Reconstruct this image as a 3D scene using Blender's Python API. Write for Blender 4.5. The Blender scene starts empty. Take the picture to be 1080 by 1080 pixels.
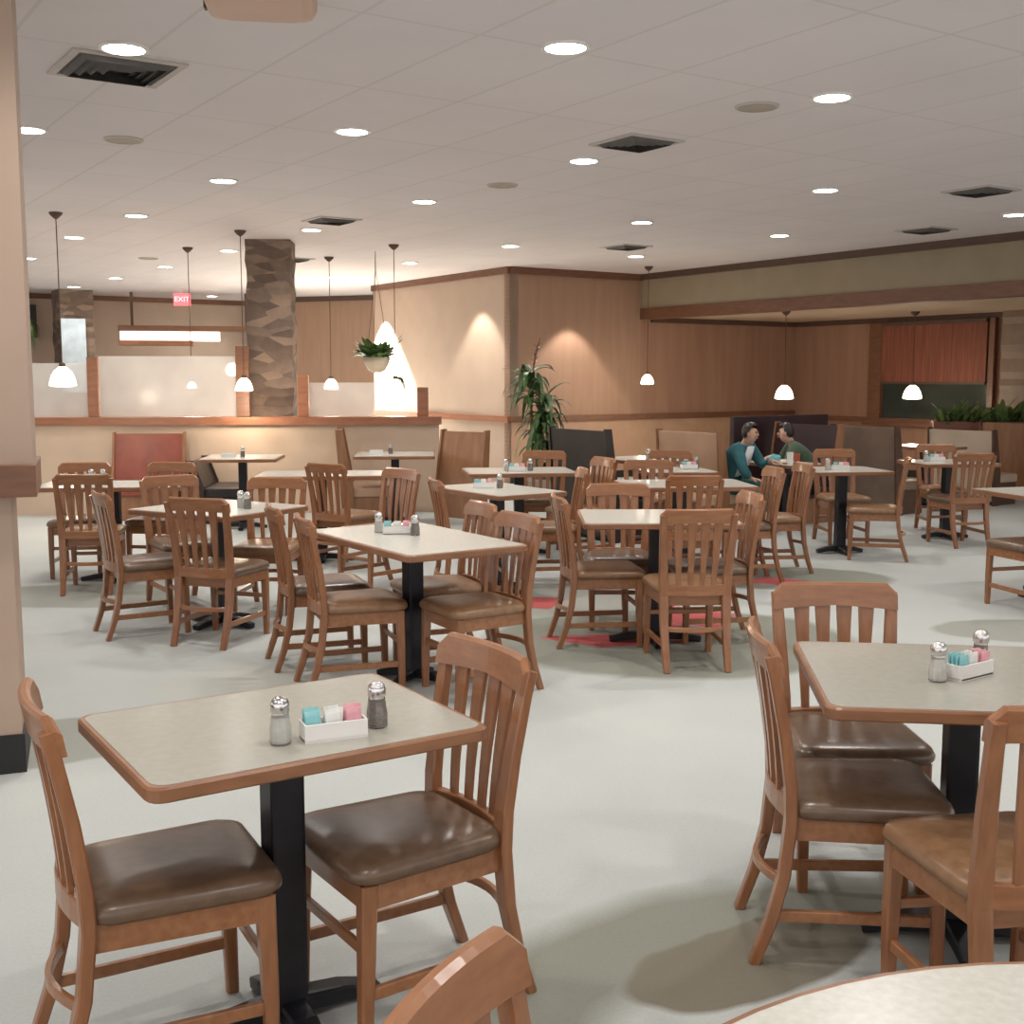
import bpy, bmesh, math, random
from mathutils import Vector, Matrix
random.seed(7)
sc = bpy.context.scene
COL = sc.collection
PI = math.pi
R = math.radians
CEIL = 3.155
YAW = R(33.5)                                  # the building's walls run along UX and VX
UX = Vector((math.cos(YAW), math.sin(YAW), 0))
VX = Vector((-math.sin(YAW), math.cos(YAW), 0))

# ------------------------------------------------------------------ materials
def new_mat(name):
    m = bpy.data.materials.new(name); m.use_nodes = True
    nt = m.node_tree
    b = nt.nodes['Principled BSDF']
    return m, nt, b

def L(nt, a, ao, b, bi): nt.links.new(a.outputs[ao], b.inputs[bi])

def mat(name, c1, c2=None, scale=8.0, rough=0.5, stretch=(1, 1, 1), metal=0.0, bump=0.0, coat=0.0, detail=3.0, lo=0.3, hi=0.7, coord='Object', spec=0.5):
    m, nt, b = new_mat(name)
    b.inputs['Roughness'].default_value = rough
    b.inputs['Metallic'].default_value = metal
    b.inputs['Coat Weight'].default_value = coat
    b.inputs['Coat Roughness'].default_value = 0.12
    b.inputs['Specular IOR Level'].default_value = spec
    if c2 is None: c2 = tuple(v * 0.86 for v in c1)
    tc = nt.nodes.new('ShaderNodeTexCoord')
    mp = nt.nodes.new('ShaderNodeMapping'); mp.inputs['Scale'].default_value = stretch
    nz = nt.nodes.new('ShaderNodeTexNoise'); nz.inputs['Scale'].default_value = scale; nz.inputs['Detail'].default_value = detail
    cr = nt.nodes.new('ShaderNodeValToRGB')
    cr.color_ramp.elements[0].position = lo; cr.color_ramp.elements[1].position = hi
    cr.color_ramp.elements[0].color = (*c2, 1); cr.color_ramp.elements[1].color = (*c1, 1)
    L(nt, tc, coord, mp, 'Vector'); L(nt, mp, 'Vector', nz, 'Vector'); L(nt, nz, 'Fac', cr, 'Fac'); L(nt, cr, 'Color', b, 'Base Color')
    if bump:
        bp = nt.nodes.new('ShaderNodeBump'); bp.inputs['Strength'].default_value = bump; bp.inputs['Distance'].default_value = 0.01
        L(nt, nz, 'Fac', bp, 'Height'); L(nt, bp, 'Normal', b, 'Normal')
    return m

def emit_mat(name, color, strength, base=(0.8, 0.8, 0.8)):
    m, nt, b = new_mat(name)
    b.inputs['Base Color'].default_value = (*base, 1)
    b.inputs['Emission Color'].default_value = (*color, 1)
    b.inputs['Emission Strength'].default_value = strength
    nz = nt.nodes.new('ShaderNodeTexNoise'); nz.inputs['Scale'].default_value = 3
    mx = nt.nodes.new('ShaderNodeMapRange'); mx.inputs['To Min'].default_value = 0.95 * strength; mx.inputs['To Max'].default_value = 1.05 * strength
    L(nt, nz, 'Fac', mx, 'Value'); L(nt, mx, 'Result', b, 'Emission Strength')
    return m

M = {}
M['wood'] = mat('chair_wood', (0.300, 0.128, 0.055), (0.21, 0.083, 0.034), scale=14, rough=0.33, stretch=(3, 3, 0.5), coat=0.25)
M['wood_h'] = mat('rail_wood', (0.325, 0.143, 0.062), (0.235, 0.095, 0.038), scale=14, rough=0.33, stretch=(3, 0.5, 3), coat=0.25)
M['vinyl'] = mat('seat_vinyl', (0.150, 0.092, 0.056), (0.108, 0.066, 0.040), scale=30, rough=0.30, bump=0.05, spec=0.6)
M['vinyl_tan'] = mat('seat_vinyl_tan', (0.27, 0.150, 0.075), (0.20, 0.105, 0.052), scale=30, rough=0.32, bump=0.05, spec=0.6)
M['laminate'] = mat('table_laminate', (0.38, 0.37, 0.315), (0.35, 0.34, 0.288), scale=40, rough=0.20, detail=5)
M['laminate_pale'] = mat('pale_laminate', (0.55, 0.545, 0.49), (0.48, 0.475, 0.42), scale=60, rough=0.25, detail=5)
M['edge'] = mat('table_edge_wood', (0.27, 0.125, 0.060), (0.20, 0.088, 0.042), scale=9, rough=0.35, stretch=(1, 1, 4))
M['black'] = mat('black_metal', (0.012, 0.012, 0.016), (0.007, 0.007, 0.010), scale=20, rough=0.38, spec=0.4)
M['wall'] = mat('beige_wall', (0.47, 0.36, 0.28), (0.43, 0.33, 0.255), scale=2.0, rough=0.75)
M['wall_brown'] = mat('tan_brown_wall', (0.37, 0.228, 0.155), (0.33, 0.20, 0.135), scale=3.0, rough=0.75, stretch=(4, 4, .4))
M['wall_panel'] = mat('wood_panel_wall', (0.36, 0.208, 0.138), (0.295, 0.162, 0.106), scale=2.2, rough=0.6, stretch=(3, 3, .25))
M['wall_green'] = mat('olive_wall', (0.32, 0.262, 0.18), (0.285, 0.235, 0.16), scale=3.0, rough=0.8)
M['wall_cream'] = mat('cream_wall', (0.62, 0.48, 0.36), (0.56, 0.43, 0.32), scale=2.5, rough=0.7)
M['wall_near'] = mat('near_pillar_wall', (0.44, 0.325, 0.25), (0.40, 0.295, 0.225), scale=2.0, rough=0.7)
M['trim'] = mat('brown_trim', (0.19, 0.085, 0.046), (0.14, 0.06, 0.032), scale=6, rough=0.45, stretch=(1, 1, 6))
M['trim_dark'] = mat('dark_brown_trim', (0.10, 0.055, 0.034), (0.075, 0.04, 0.025), scale=6, rough=0.55, stretch=(1, 1, 6))
M['rail'] = mat('reddish_rail', (0.34, 0.145, 0.075), (0.26, 0.105, 0.055), scale=5, rough=0.4, stretch=(1, 1, 6))
M['base'] = mat('black_baseboard', (0.012, 0.011, 0.011), (0.008, 0.008, 0.008), scale=10, rough=0.5)
M['white_cer'] = mat('white_ceramic', (0.78, 0.77, 0.74), (0.70, 0.69, 0.66), scale=5, rough=0.2)
M['salt'] = mat('salt_grains', (0.80, 0.78, 0.72), (0.70, 0.68, 0.62), scale=120, rough=0.8)
M['pepper'] = mat('pepper_grains', (0.20, 0.15, 0.10), (0.09, 0.065, 0.045), scale=150, rough=0.8)
M['chrome'] = mat('chrome_lid', (0.75, 0.75, 0.75), (0.6, 0.6, 0.6), scale=9, rough=0.16, metal=1.0)
M['p_blue'] = mat('blue_packet', (0.20, 0.52, 0.55), (0.32, 0.60, 0.62), scale=40, rough=0.5)
M['p_white'] = mat('white_packet', (0.80, 0.80, 0.76), (0.62, 0.66, 0.62), scale=40, rough=0.5)
M['p_pink'] = mat('pink_packet', (0.72, 0.30, 0.36), (0.78, 0.48, 0.50), scale=40, rough=0.5)
M['leaf'] = mat('green_leaf', (0.075, 0.15, 0.040), (0.030, 0.075, 0.022), scale=7, rough=0.4)
M['leaf_light'] = mat('light_leaf', (0.20, 0.28, 0.09), (0.07, 0.13, 0.04), scale=7, rough=0.45)
M['cane'] = mat('plant_cane', (0.30, 0.22, 0.13), (0.20, 0.14, 0.08), scale=20, rough=0.8)
M['pot'] = mat('grey_pot', (0.42, 0.37, 0.30), (0.36, 0.31, 0.25), scale=10, rough=0.6)
M['terracotta'] = mat('planter_brown', (0.26, 0.10, 0.065), (0.20, 0.075, 0.05), scale=5, rough=0.5, stretch=(1, 1, 5))
M['red_vinyl'] = mat('red_bench_vinyl', (0.27, 0.060, 0.034), (0.20, 0.042, 0.026), scale=6, rough=0.4)
M['tan_vinyl'] = mat('tan_bench_vinyl', (0.50, 0.32, 0.21), (0.44, 0.275, 0.18), scale=4, rough=0.45)
M['dark_vinyl'] = mat('dark_bench_vinyl', (0.030, 0.022, 0.018), (0.020, 0.015, 0.013), scale=5, rough=0.45)
M['purple_vinyl'] = mat('maroon_bench_vinyl', (0.040, 0.016, 0.020), (0.028, 0.011, 0.014), scale=5, rough=0.45)
M['grey_vinyl'] = mat('grey_brown_vinyl', (0.24, 0.165, 0.12), (0.19, 0.13, 0.092), scale=5, rough=0.5)
M['cream_vinyl'] = mat('cream_bench_panel', (0.52, 0.42, 0.32), (0.46, 0.37, 0.28), scale=4, rough=0.5)
M['bench_wood'] = mat('bench_wood', (0.30, 0.145, 0.07), (0.22, 0.10, 0.046), scale=5, rough=0.4, stretch=(3, 3, .5))
M['skin'] = mat('skin', (0.55, 0.33, 0.24), (0.50, 0.29, 0.21), scale=20, rough=0.55)
M['hair'] = mat('black_hair', (0.016, 0.013, 0.012), (0.009, 0.008, 0.008), scale=60, rough=0.45)
M['teal'] = mat('teal_jacket', (0.030, 0.135, 0.155), (0.020, 0.10, 0.115), scale=12, rough=0.8)
M['teal_trouser'] = mat('teal_trousers', (0.018, 0.115, 0.095), (0.012, 0.080, 0.068), scale=12, rough=0.8)
M['olive'] = mat('green_sweater', (0.085, 0.125, 0.080), (0.060, 0.095, 0.060), scale=12, rough=0.85)
M['dark_cloth'] = mat('dark_cloth', (0.015, 0.022, 0.026), (0.010, 0.015, 0.018), scale=12, rough=0.85)
M['white_shirt'] = mat('white_shirt', (0.70, 0.70, 0.72), (0.60, 0.60, 0.63), scale=14, rough=0.8)
M['lips'] = mat('lips', (0.42, 0.17, 0.14), rough=0.5)
M['cyan_napkin'] = mat('teal_napkin', (0.20, 0.55, 0.58), (0.15, 0.45, 0.50), scale=20, rough=0.7)
M['red_cup'] = mat('red_plastic', (0.42, 0.10, 0.05), (0.32, 0.08, 0.04), scale=9, rough=0.3)
M['vent_dark'] = mat('vent_dark', (0.13, 0.12, 0.11), (0.10, 0.09, 0.085), scale=9, rough=0.7)
M['vent_white'] = mat('vent_frame', (0.52, 0.48, 0.45), (0.48, 0.44, 0.41), scale=9, rough=0.6)
M['pinkish'] = mat('pinkish_fixture', (0.60, 0.40, 0.31), (0.55, 0.36, 0.28), scale=4, rough=0.5)
M['white_trim'] = mat('white_can_trim', (0.8, 0.79, 0.76), (0.74, 0.73, 0.7), scale=9, rough=0.4)
M['can_glow'] = emit_mat('can_glow', (1.0, 0.97, 0.93), 14)
M['globe_glow'] = emit_mat('globe_glow', (1.0, 0.86, 0.66), 2.6)
M['strip_glow'] = emit_mat('strip_glow', (1.0, 0.93, 0.80), 1.2)
M['exit_face'] = emit_mat('exit_face', (1.0, 0.16, 0.20), 0.9, base=(0.5, 0.1, 0.1))
M['exit_letter'] = emit_mat('exit_letter', (1.0, 0.42, 0.42), 2.0, base=(0.6, 0.1, 0.1))
M['blind'] = mat('woven_blind', (0.26, 0.085, 0.048), (0.15, 0.045, 0.026), scale=5, rough=0.7, stretch=(7, 7, .3))
M['col_blue'] = mat('pale_blue_reflection', (0.52, 0.60, 0.64), (0.36, 0.42, 0.46), scale=5, rough=0.4)
M['valance'] = mat('dark_valance', (0.05, 0.055, 0.05), (0.03, 0.035, 0.033), scale=3, rough=0.8)

def night_glass():
    m, nt, b = new_mat('night_window_glass')
    b.inputs['Roughness'].default_value = 0.06
    tc = nt.nodes.new('ShaderNodeTexCoord'); nz = nt.nodes.new('ShaderNodeTexNoise'); nz.inputs['Scale'].default_value = 2.5
    cr = nt.nodes.new('ShaderNodeValToRGB')
    cr.color_ramp.elements[0].color = (0.012, 0.022, 0.020, 1); cr.color_ramp.elements[1].color = (0.045, 0.065, 0.055, 1)
    L(nt, tc, 'Object', nz, 'Vector'); L(nt, nz, 'Fac', cr, 'Fac'); L(nt, cr, 'Color', b, 'Base Color')
    return m
M['night'] = night_glass()

def frosted():
    m, nt, b = new_mat('frosted_glass_panel')
    tc = nt.nodes.new('ShaderNodeTexCoord'); nz = nt.nodes.new('ShaderNodeTexNoise'); nz.inputs['Scale'].default_value = 1.6
    mr = nt.nodes.new('ShaderNodeMapRange'); mr.inputs['To Min'].default_value = 0.22; mr.inputs['To Max'].default_value = 0.55
    L(nt, tc, 'Object', nz, 'Vector'); L(nt, nz, 'Fac', mr, 'Value')
    tr = nt.nodes.new('ShaderNodeBsdfTransparent')
    b.inputs['Base Color'].default_value = (0.80, 0.78, 0.76, 1); b.inputs['Roughness'].default_value = 0.15
    tl = nt.nodes.new('ShaderNodeBsdfTranslucent'); tl.inputs['Color'].default_value = (0.85, 0.83, 0.80, 1)
    m1 = nt.nodes.new('ShaderNodeMixShader'); m1.inputs[0].default_value = 0.45
    m2 = nt.nodes.new('ShaderNodeMixShader')
    out = nt.nodes['Material Output']
    nt.links.new(b.outputs[0], m1.inputs[1]); nt.links.new(tl.outputs[0], m1.inputs[2])
    nt.links.new(tr.outputs[0], m2.inputs[1]); nt.links.new(m1.outputs[0], m2.inputs[2]); nt.links.new(mr.outputs[0], m2.inputs[0])
    nt.links.new(m2.outputs[0], out.inputs[0])
    return m
M['frost'] = frosted()

def clear_glass():
    m, nt, b = new_mat('shaker_glass')
    b.inputs['Roughness'].default_value = 0.05
    b.inputs['Transmission Weight'].default_value = 0.9
    nz = nt.nodes.new('ShaderNodeTexNoise'); nz.inputs['Scale'].default_value = 4
    cr = nt.nodes.new('ShaderNodeValToRGB'); cr.color_ramp.elements[0].color = (0.9, 0.92, 0.9, 1); cr.color_ramp.elements[1].color = (0.97, 0.98, 0.97, 1)
    L(nt, nz, 'Fac', cr, 'Fac'); L(nt, cr, 'Color', b, 'Base Color')
    return m
M['glass'] = clear_glass()

def stone():
    m, nt, b = new_mat('stacked_stone')
    b.inputs['Roughness'].default_value = 0.85
    tc = nt.nodes.new('ShaderNodeTexCoord')
    mp = nt.nodes.new('ShaderNodeMapping'); mp.inputs['Scale'].default_value = (3.2, 3.2, 9.0)
    vo = nt.nodes.new('ShaderNodeTexVoronoi'); vo.inputs['Scale'].default_value = 1.2
    nz = nt.nodes.new('ShaderNodeTexNoise'); nz.inputs['Scale'].default_value = 9
    cr = nt.nodes.new('ShaderNodeValToRGB')
    e = cr.color_ramp.elements
    e[0].color = (0.075, 0.050, 0.038, 1); e[1].color = (0.34, 0.24, 0.17, 1)
    k = cr.color_ramp.elements.new(0.5); k.color = (0.17, 0.12, 0.09, 1)
    sep = nt.nodes.new('ShaderNodeSeparateColor')
    mx = nt.nodes.new('ShaderNodeMath'); mx.operation = 'MULTIPLY_ADD'; mx.inputs[1].default_value = 0.35; 
    L(nt, tc, 'Object', mp, 'Vector'); L(nt, mp, 'Vector', vo, 'Vector'); L(nt, tc, 'Object', nz, 'Vector')
    L(nt, vo, 'Color', sep, 'Color'); L(nt, nz, 'Fac', mx, 0)
    m2 = nt.nodes.new('ShaderNodeMath'); m2.operation = 'MULTIPLY'; m2.inputs[1].default_value = 0.65
    L(nt, sep, 'Red', m2, 0); L(nt, m2, 'Value', mx, 2); L(nt, mx, 'Value', cr, 'Fac')
    L(nt, cr, 'Color', b, 'Base Color')
    bp = nt.nodes.new('ShaderNodeBump'); bp.inputs['Strength'].default_value = 0.7; bp.inputs['Distance'].default_value = 0.03
    L(nt, vo, 'Distance', bp, 'Height'); L(nt, bp, 'Normal', b, 'Normal')
    return m
M['stone'] = stone()

def ceiling_mat():
    m, nt, b = new_mat('ceiling_tiles')
    b.inputs['Roughness'].default_value = 0.9
    tc = nt.nodes.new('ShaderNodeTexCoord')
    mp = nt.nodes.new('ShaderNodeMapping'); mp.inputs['Rotation'].default_value = (0, 0, -YAW)
    br = nt.nodes.new('ShaderNodeTexBrick'); br.offset = 0.0
    br.inputs['Scale'].default_value = 1.0; br.inputs['Brick Width'].default_value = 0.61; br.inputs['Row Height'].default_value = 1.22
    br.inputs['Mortar Size'].default_value = 0.012; br.inputs['Mortar Smooth'].default_value = 0.4
    br.inputs['Color1'].default_value = (0.745, 0.69, 0.70, 1); br.inputs['Color2'].default_value = (0.76, 0.705, 0.715, 1)
    br.inputs['Mortar'].default_value = (0.66, 0.62, 0.605, 1)
    nz = nt.nodes.new('ShaderNodeTexNoise'); nz.inputs['Scale'].default_value = 1.3; nz.inputs['Detail'].default_value = 6
    mr = nt.nodes.new('ShaderNodeMapRange'); mr.inputs['To Min'].default_value = 0.92; mr.inputs['To Max'].default_value = 1.05
    mx = nt.nodes.new('ShaderNodeMix'); mx.data_type = 'RGBA'; mx.blend_type = 'MULTIPLY'; mx.inputs[0].default_value = 1
    L(nt, tc, 'Object', mp, 'Vector'); L(nt, mp, 'Vector', br, 'Vector'); L(nt, tc, 'Object', nz, 'Vector'); L(nt, nz, 'Fac', mr, 'Value')
    nt.links.new(br.outputs['Color'], mx.inputs[6]); nt.links.new(mr.outputs['Result'], mx.inputs[7]); nt.links.new(mx.outputs[2], b.inputs['Base Color'])
    return m

def carpet_mat():
    m, nt, b = new_mat('patterned_carpet')
    b.inputs['Roughness'].default_value = 0.92
    b.inputs['Specular IOR Level'].default_value = 0.25
    tc = nt.nodes.new('ShaderNodeTexCoord')
    nz = nt.nodes.new('ShaderNodeTexNoise'); nz.inputs['Scale'].default_value = 0.55; nz.inputs['Detail'].default_value = 4
    L(nt, tc, 'Object', nz, 'Vector')
    cr = nt.nodes.new('ShaderNodeValToRGB')
    cr.color_ramp.elements[0].position = 0.35; cr.color_ramp.elements[1].position = 0.65
    cr.color_ramp.elements[0].color = (0.405, 0.428, 0.410, 1); cr.color_ramp.elements[1].color = (0.465, 0.483, 0.460, 1)
    L(nt, nz, 'Fac', cr, 'Fac')
    fine = nt.nodes.new('ShaderNodeTexNoise'); fine.inputs['Scale'].default_value = 90; fine.inputs['Detail'].default_value = 2
    L(nt, tc, 'Object', fine, 'Vector')
    fr = nt.nodes.new('ShaderNodeMapRange'); fr.inputs['To Min'].default_value = 0.90; fr.inputs['To Max'].default_value = 1.08
    L(nt, fine, 'Fac', fr, 'Value')
    cur = cr.outputs['Color']
    wob = nt.nodes.new('ShaderNodeTexNoise'); wob.inputs['Scale'].default_value = 3.0
    L(nt, tc, 'Object', wob, 'Vector')
    wv = nt.nodes.new('ShaderNodeVectorMath'); wv.operation = 'MULTIPLY_ADD'
    wv.inputs[1].default_value = (0.12, 0.12, 0); L(nt, wob, 'Color', wv, 0); L(nt, tc, 'Object', wv, 2)
    def patch(cur, x, y, rx, ry, rot, color, inner=0.0, power=2.0, soft=0.10):
        mp = nt.nodes.new('ShaderNodeMapping'); mp.vector_type = 'TEXTURE'
        mp.inputs['Location'].default_value = (x + .06, y + .06, 0); mp.inputs['Rotation'].default_value = (0, 0, R(rot)); mp.inputs['Scale'].default_value = (rx, ry, 1)
        nt.links.new(wv.outputs[0], mp.inputs['Vector'])
        if power == 1.0:                        # a diamond
            ab = nt.nodes.new('ShaderNodeVectorMath'); ab.operation = 'ABSOLUTE'; L(nt, mp, 'Vector', ab, 0)
            ln = nt.nodes.new('ShaderNodeVectorMath'); ln.operation = 'DOT_PRODUCT'; ln.inputs[1].default_value = (1, 1, 0); L(nt, ab, 'Vector', ln, 0)
        else:
            ln = nt.nodes.new('ShaderNodeVectorMath'); ln.operation = 'LENGTH'; L(nt, mp, 'Vector', ln, 0)
        f = nt.nodes.new('ShaderNodeMapRange'); f.inputs['From Min'].default_value = 1.0 - soft; f.inputs['From Max'].default_value = 1.0
        f.inputs['To Min'].default_value = 1.0; f.inputs['To Max'].default_value = 0.0
        L(nt, ln, 'Value', f, 'Value'); fac = f.outputs['Result']
        if inner:
            g = nt.nodes.new('ShaderNodeMapRange'); g.inputs['From Min'].default_value = inner - soft; g.inputs['From Max'].default_value = inner
            L(nt, ln, 'Value', g, 'Value')
            mu = nt.nodes.new('ShaderNodeMath'); mu.operation = 'MULTIPLY'; nt.links.new(fac, mu.inputs[0]); L(nt, g, 'Result', mu, 1); fac = mu.outputs[0]
        mx = nt.nodes.new('ShaderNodeMix'); mx.data_type = 'RGBA'
        nt.links.new(fac, mx.inputs[0]); nt.links.new(cur, mx.inputs[6]); mx.inputs[7].default_value = (*color, 1)
        return mx.outputs[2]
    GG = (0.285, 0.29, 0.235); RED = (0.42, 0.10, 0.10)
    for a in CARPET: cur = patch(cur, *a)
    mm = nt.nodes.new('ShaderNodeMix'); mm.data_type = 'RGBA'; mm.blend_type = 'MULTIPLY'; mm.inputs[0].default_value = 1
    nt.links.new(cur, mm.inputs[6]); nt.links.new(fr.outputs['Result'], mm.inputs[7]); nt.links.new(mm.outputs[2], b.inputs['Base Color'])
    bp = nt.nodes.new('ShaderNodeBump'); bp.inputs['Strength'].default_value = 0.25; bp.inputs['Distance'].default_value = 0.004
    L(nt, fine, 'Fac', bp, 'Height'); L(nt, bp, 'Normal', b, 'Normal')
    return m
GG = (0.235, 0.24, 0.20); GG2 = (0.31, 0.315, 0.28); RED = (0.45, 0.10, 0.10); SHADE_BRN = (0.18, 0.165, 0.125)
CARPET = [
    (1.02, 2.35, 1.35, 1.25, 0, GG, 0.70), (0.66, 3.04, 0.44, 0.19, 32, SHADE_BRN),  # brown ellipse paints the shade under the near right table and chair
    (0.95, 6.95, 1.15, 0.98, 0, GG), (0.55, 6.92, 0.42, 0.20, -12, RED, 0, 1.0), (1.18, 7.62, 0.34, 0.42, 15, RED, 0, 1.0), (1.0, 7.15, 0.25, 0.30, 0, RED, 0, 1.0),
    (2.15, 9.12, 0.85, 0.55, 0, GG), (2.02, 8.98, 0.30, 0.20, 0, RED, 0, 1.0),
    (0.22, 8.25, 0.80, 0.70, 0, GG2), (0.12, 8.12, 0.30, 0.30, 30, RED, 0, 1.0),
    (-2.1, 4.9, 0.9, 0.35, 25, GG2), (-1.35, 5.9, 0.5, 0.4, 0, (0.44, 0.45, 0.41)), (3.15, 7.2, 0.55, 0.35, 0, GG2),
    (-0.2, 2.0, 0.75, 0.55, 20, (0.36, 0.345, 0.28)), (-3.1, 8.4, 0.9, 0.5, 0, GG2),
]

# ------------------------------------------------------------------ mesh helpers
def box(bm, c, s, rz=0, bev=0.0, mtx=None):
    r = bmesh.ops.create_cube(bm, size=1)
    vs = r['verts']
    t = Matrix.Translation(c) @ Matrix.Rotation(rz, 4, 'Z') @ Matrix.Diagonal((*s, 1))
    if mtx is not None: t = mtx @ t
    bmesh.ops.transform(bm, matrix=t, verts=vs)
    if bev:
        es = list({e for v in vs for e in v.link_edges})
        bmesh.ops.bevel(bm, geom=es, offset=bev, segments=2, affect='EDGES', profile=0.6)

def loft(bm, secs, caps=True, closed=True):
    rows = [[bm.verts.new(p) for p in s] for s in secs]
    n = len(rows[0])
    for a, b in zip(rows, rows[1:]):
        for i in range(n if closed else n - 1):
            j = (i + 1) % n
            bm.faces.new((a[i], a[j], b[j], b[i]))
    if caps:
        bm.faces.new(list(reversed(rows[0]))); bm.faces.new(rows[-1])
    return rows

def sweep(bm, pts, w, d=None, ref=(0, 0, 1), n=0, caps=True):
    """A bar along pts. w, d: widths (number or list); n=0 a chamfered rectangle, n>=3 a round tube."""
    pts = [Vector(p) for p in pts]
    k = len(pts)
    W = w if isinstance(w, (list, tuple)) else [w] * k
    D = d if isinstance(d, (list, tuple)) else [d if d is not None else None] * k
    ref = Vector(ref); secs = []
    for i, p in enumerate(pts):
        t = (pts[min(i + 1, k - 1)] - pts[max(i - 1, 0)]).normalized()
        a = ref.cross(t)
        if a.length < 1e-4: a = Vector((1, 0, 0)).cross(t)
        a.normalize(); b = t.cross(a).normalized()
        hw = W[i] / 2; hd = (D[i] if D[i] is not None else W[i]) / 2
        if n:
            sec = [p + a * (hw * math.cos(2 * PI * j / n)) + b * (hd * math.sin(2 * PI * j / n)) for j in range(n)]
        else:
            ch = min(hw, hd) * 0.28
            cs = [(hw - ch, -hd), (hw, -hd + ch), (hw, hd - ch), (hw - ch, hd), (-hw + ch, hd), (-hw, hd - ch), (-hw, -hd + ch), (-hw + ch, -hd)]
            sec = [p + a * x + b * y for x, y in cs]
        secs.append(sec)
    loft(bm, secs, caps)

def lathe(bm, prof, n=24, c=(0, 0, 0), caps=True):
    secs = [[Vector((c[0] + r * math.cos(2 * PI * i / n), c[1] + r * math.sin(2 * PI * i / n), c[2] + z)) for i in range(n)] for r, z in prof]
    loft(bm, secs, caps)

def prism(bm, poly, z0, z1):
    loft(bm, [[Vector((x, y, z0)) for x, y in poly], [Vector((x, y, z1)) for x, y in poly]])

def round_rect(w, d, r, n=4):
    out = []
    for cx, cy, a0 in ((w / 2 - r, d / 2 - r, 0), (-w / 2 + r, d / 2 - r, 90), (-w / 2 + r, -d / 2 + r, 180), (w / 2 - r, -d / 2 + r, 270)):
        for i in range(n + 1):
            a = R(a0 + 90 * i / n); out.append((cx + r * math.cos(a), cy + r * math.sin(a)))
    return out

def mesh_of(name, bm, m, smooth=False):
    bmesh.ops.recalc_face_normals(bm, faces=bm.faces)
    me = bpy.data.meshes.new(name); bm.to_mesh(me); bm.free()
    for mm in (m if isinstance(m, (list, tuple)) else [m]): me.materials.append(mm)
    if smooth:
        for p in me.polygons: p.use_smooth = True
    return me

def obj(name, bm, m, parent=None, smooth=False, loc=None, rz=0):
    o = bpy.data.objects.new(name, mesh_of(name, bm, m, smooth)); COL.objects.link(o)
    if parent is not None: o.parent = parent
    if loc is not None: o.location = loc
    if rz: o.rotation_euler = (0, 0, rz)
    return o

def tag(o, label, cat, group=None):
    o['label'] = label; o['category'] = cat
    if group: o['group'] = group
    return o

def thing(name, label, cat, loc=(0, 0, 0), rz=0, group=None):
    o = bpy.data.objects.new(name, None); COL.objects.link(o)
    o.empty_display_size = 0.1
    o.location = loc; o.rotation_euler = (0, 0, rz)
    return tag(o, label, cat, group)

def struct(name, bm, m, parent=None, smooth=False):
    o = obj(name, bm, m, parent, smooth)
    if parent is None: o['kind'] = 'structure'
    return o

def dup(root, loc, rz, label, group=None, name=None):
    r = root.copy(); COL.objects.link(r)
    r.location = loc; r.rotation_euler = (0, 0, rz); r['label'] = label
    if group: r['group'] = group
    for ch in list(root.children):
        c = ch.copy(); COL.objects.link(c); c.parent = r
        for g in list(ch.children):
            d = g.copy(); COL.objects.link(d); d.parent = c
    return r

def wall_box(bm, p0, p1, th, z0, z1, side=1):
    """A wall from p0 to p1 (plan), thickened by th to one side (+1 = left of travel)."""
    a = Vector((p0[0], p0[1], 0)); b = Vector((p1[0], p1[1], 0))
    d = (b - a).normalized(); n = Vector((-d.y, d.x, 0)) * side * th
    secs = [[Vector((q.x, q.y, z)) for q in (a, b, b + n, a + n)] for z in (z0, z1)]
    loft(bm, secs)

def struct_wall(name, p0, p1, th, z0, z1, m, side=1):
    bm = bmesh.new(); wall_box(bm, p0, p1, th, z0, z1, side); return struct(name, bm, m)

def P2d(v): return (v.x, v.y)

# ------------------------------------------------------------------ the setting
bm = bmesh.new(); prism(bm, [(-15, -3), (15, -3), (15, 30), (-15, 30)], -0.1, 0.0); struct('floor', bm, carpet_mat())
bm = bmesh.new(); prism(bm, [(-15, -3), (15, -3), (15, 30), (-15, 30)], CEIL, CEIL + 0.1); struct('ceiling', bm, ceiling_mat())

C2v = Vector((-0.03, 17.39, 0))               # the outer corner of the back walls
C3v = C2v + UX * 2.46                         # where the soffit starts
C5v = C3v + UX * 3.44                         # the alcove's inner corner
C1v = C2v + VX * 4.35                         # far end of the return wall
struct_wall('wall_back', P2d(C2v), P2d(C3v), 0.15, 0, CEIL, M['wall_brown'])
struct_wall('wall_alcove', P2d(C3v), P2d(C5v + UX * 0.15), 0.15, 0, CEIL, M['wall_panel'])
struct_wall('wall_return', P2d(C2v + VX * 0.0), P2d(C1v), 0.15, 0, CEIL, M['wall'], side=-1)
WR_END = C5v - VX * 12
struct_wall('wall_right', P2d(C5v), P2d(WR_END), 0.15, 0, CEIL, M['wall_panel'], side=1)
SF_END = C3v - VX * 12
struct_wall('wall_soffit', P2d(C3v), P2d(SF_END), 0.16, 2.50, CEIL, M['wall_green'], side=1)
bm = bmesh.new(); a = C3v + UX * 0.16; b_ = C5v
prism(bm, [P2d(a), P2d(b_), P2d(WR_END), P2d(SF_END + UX * 0.16)], 2.50, 2.55); struct('ceiling_alcove', bm, M['wall_cream'])
# far walls beyond the half wall
FA0 = Vector((-14.5, 19.25, 0)); FA1 = Vector((-5.2, 25.5, 0))
struct_wall('wall_far', P2d(FA0), P2d(FA1), 0.15, 0, CEIL, M['wall'])
struct_wall('wall_far_center', (-5.05, 24.2), (C1v.x + 0.05, C1v.y + 2.2), 0.15, 0, CEIL, M['wall_brown'])
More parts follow.
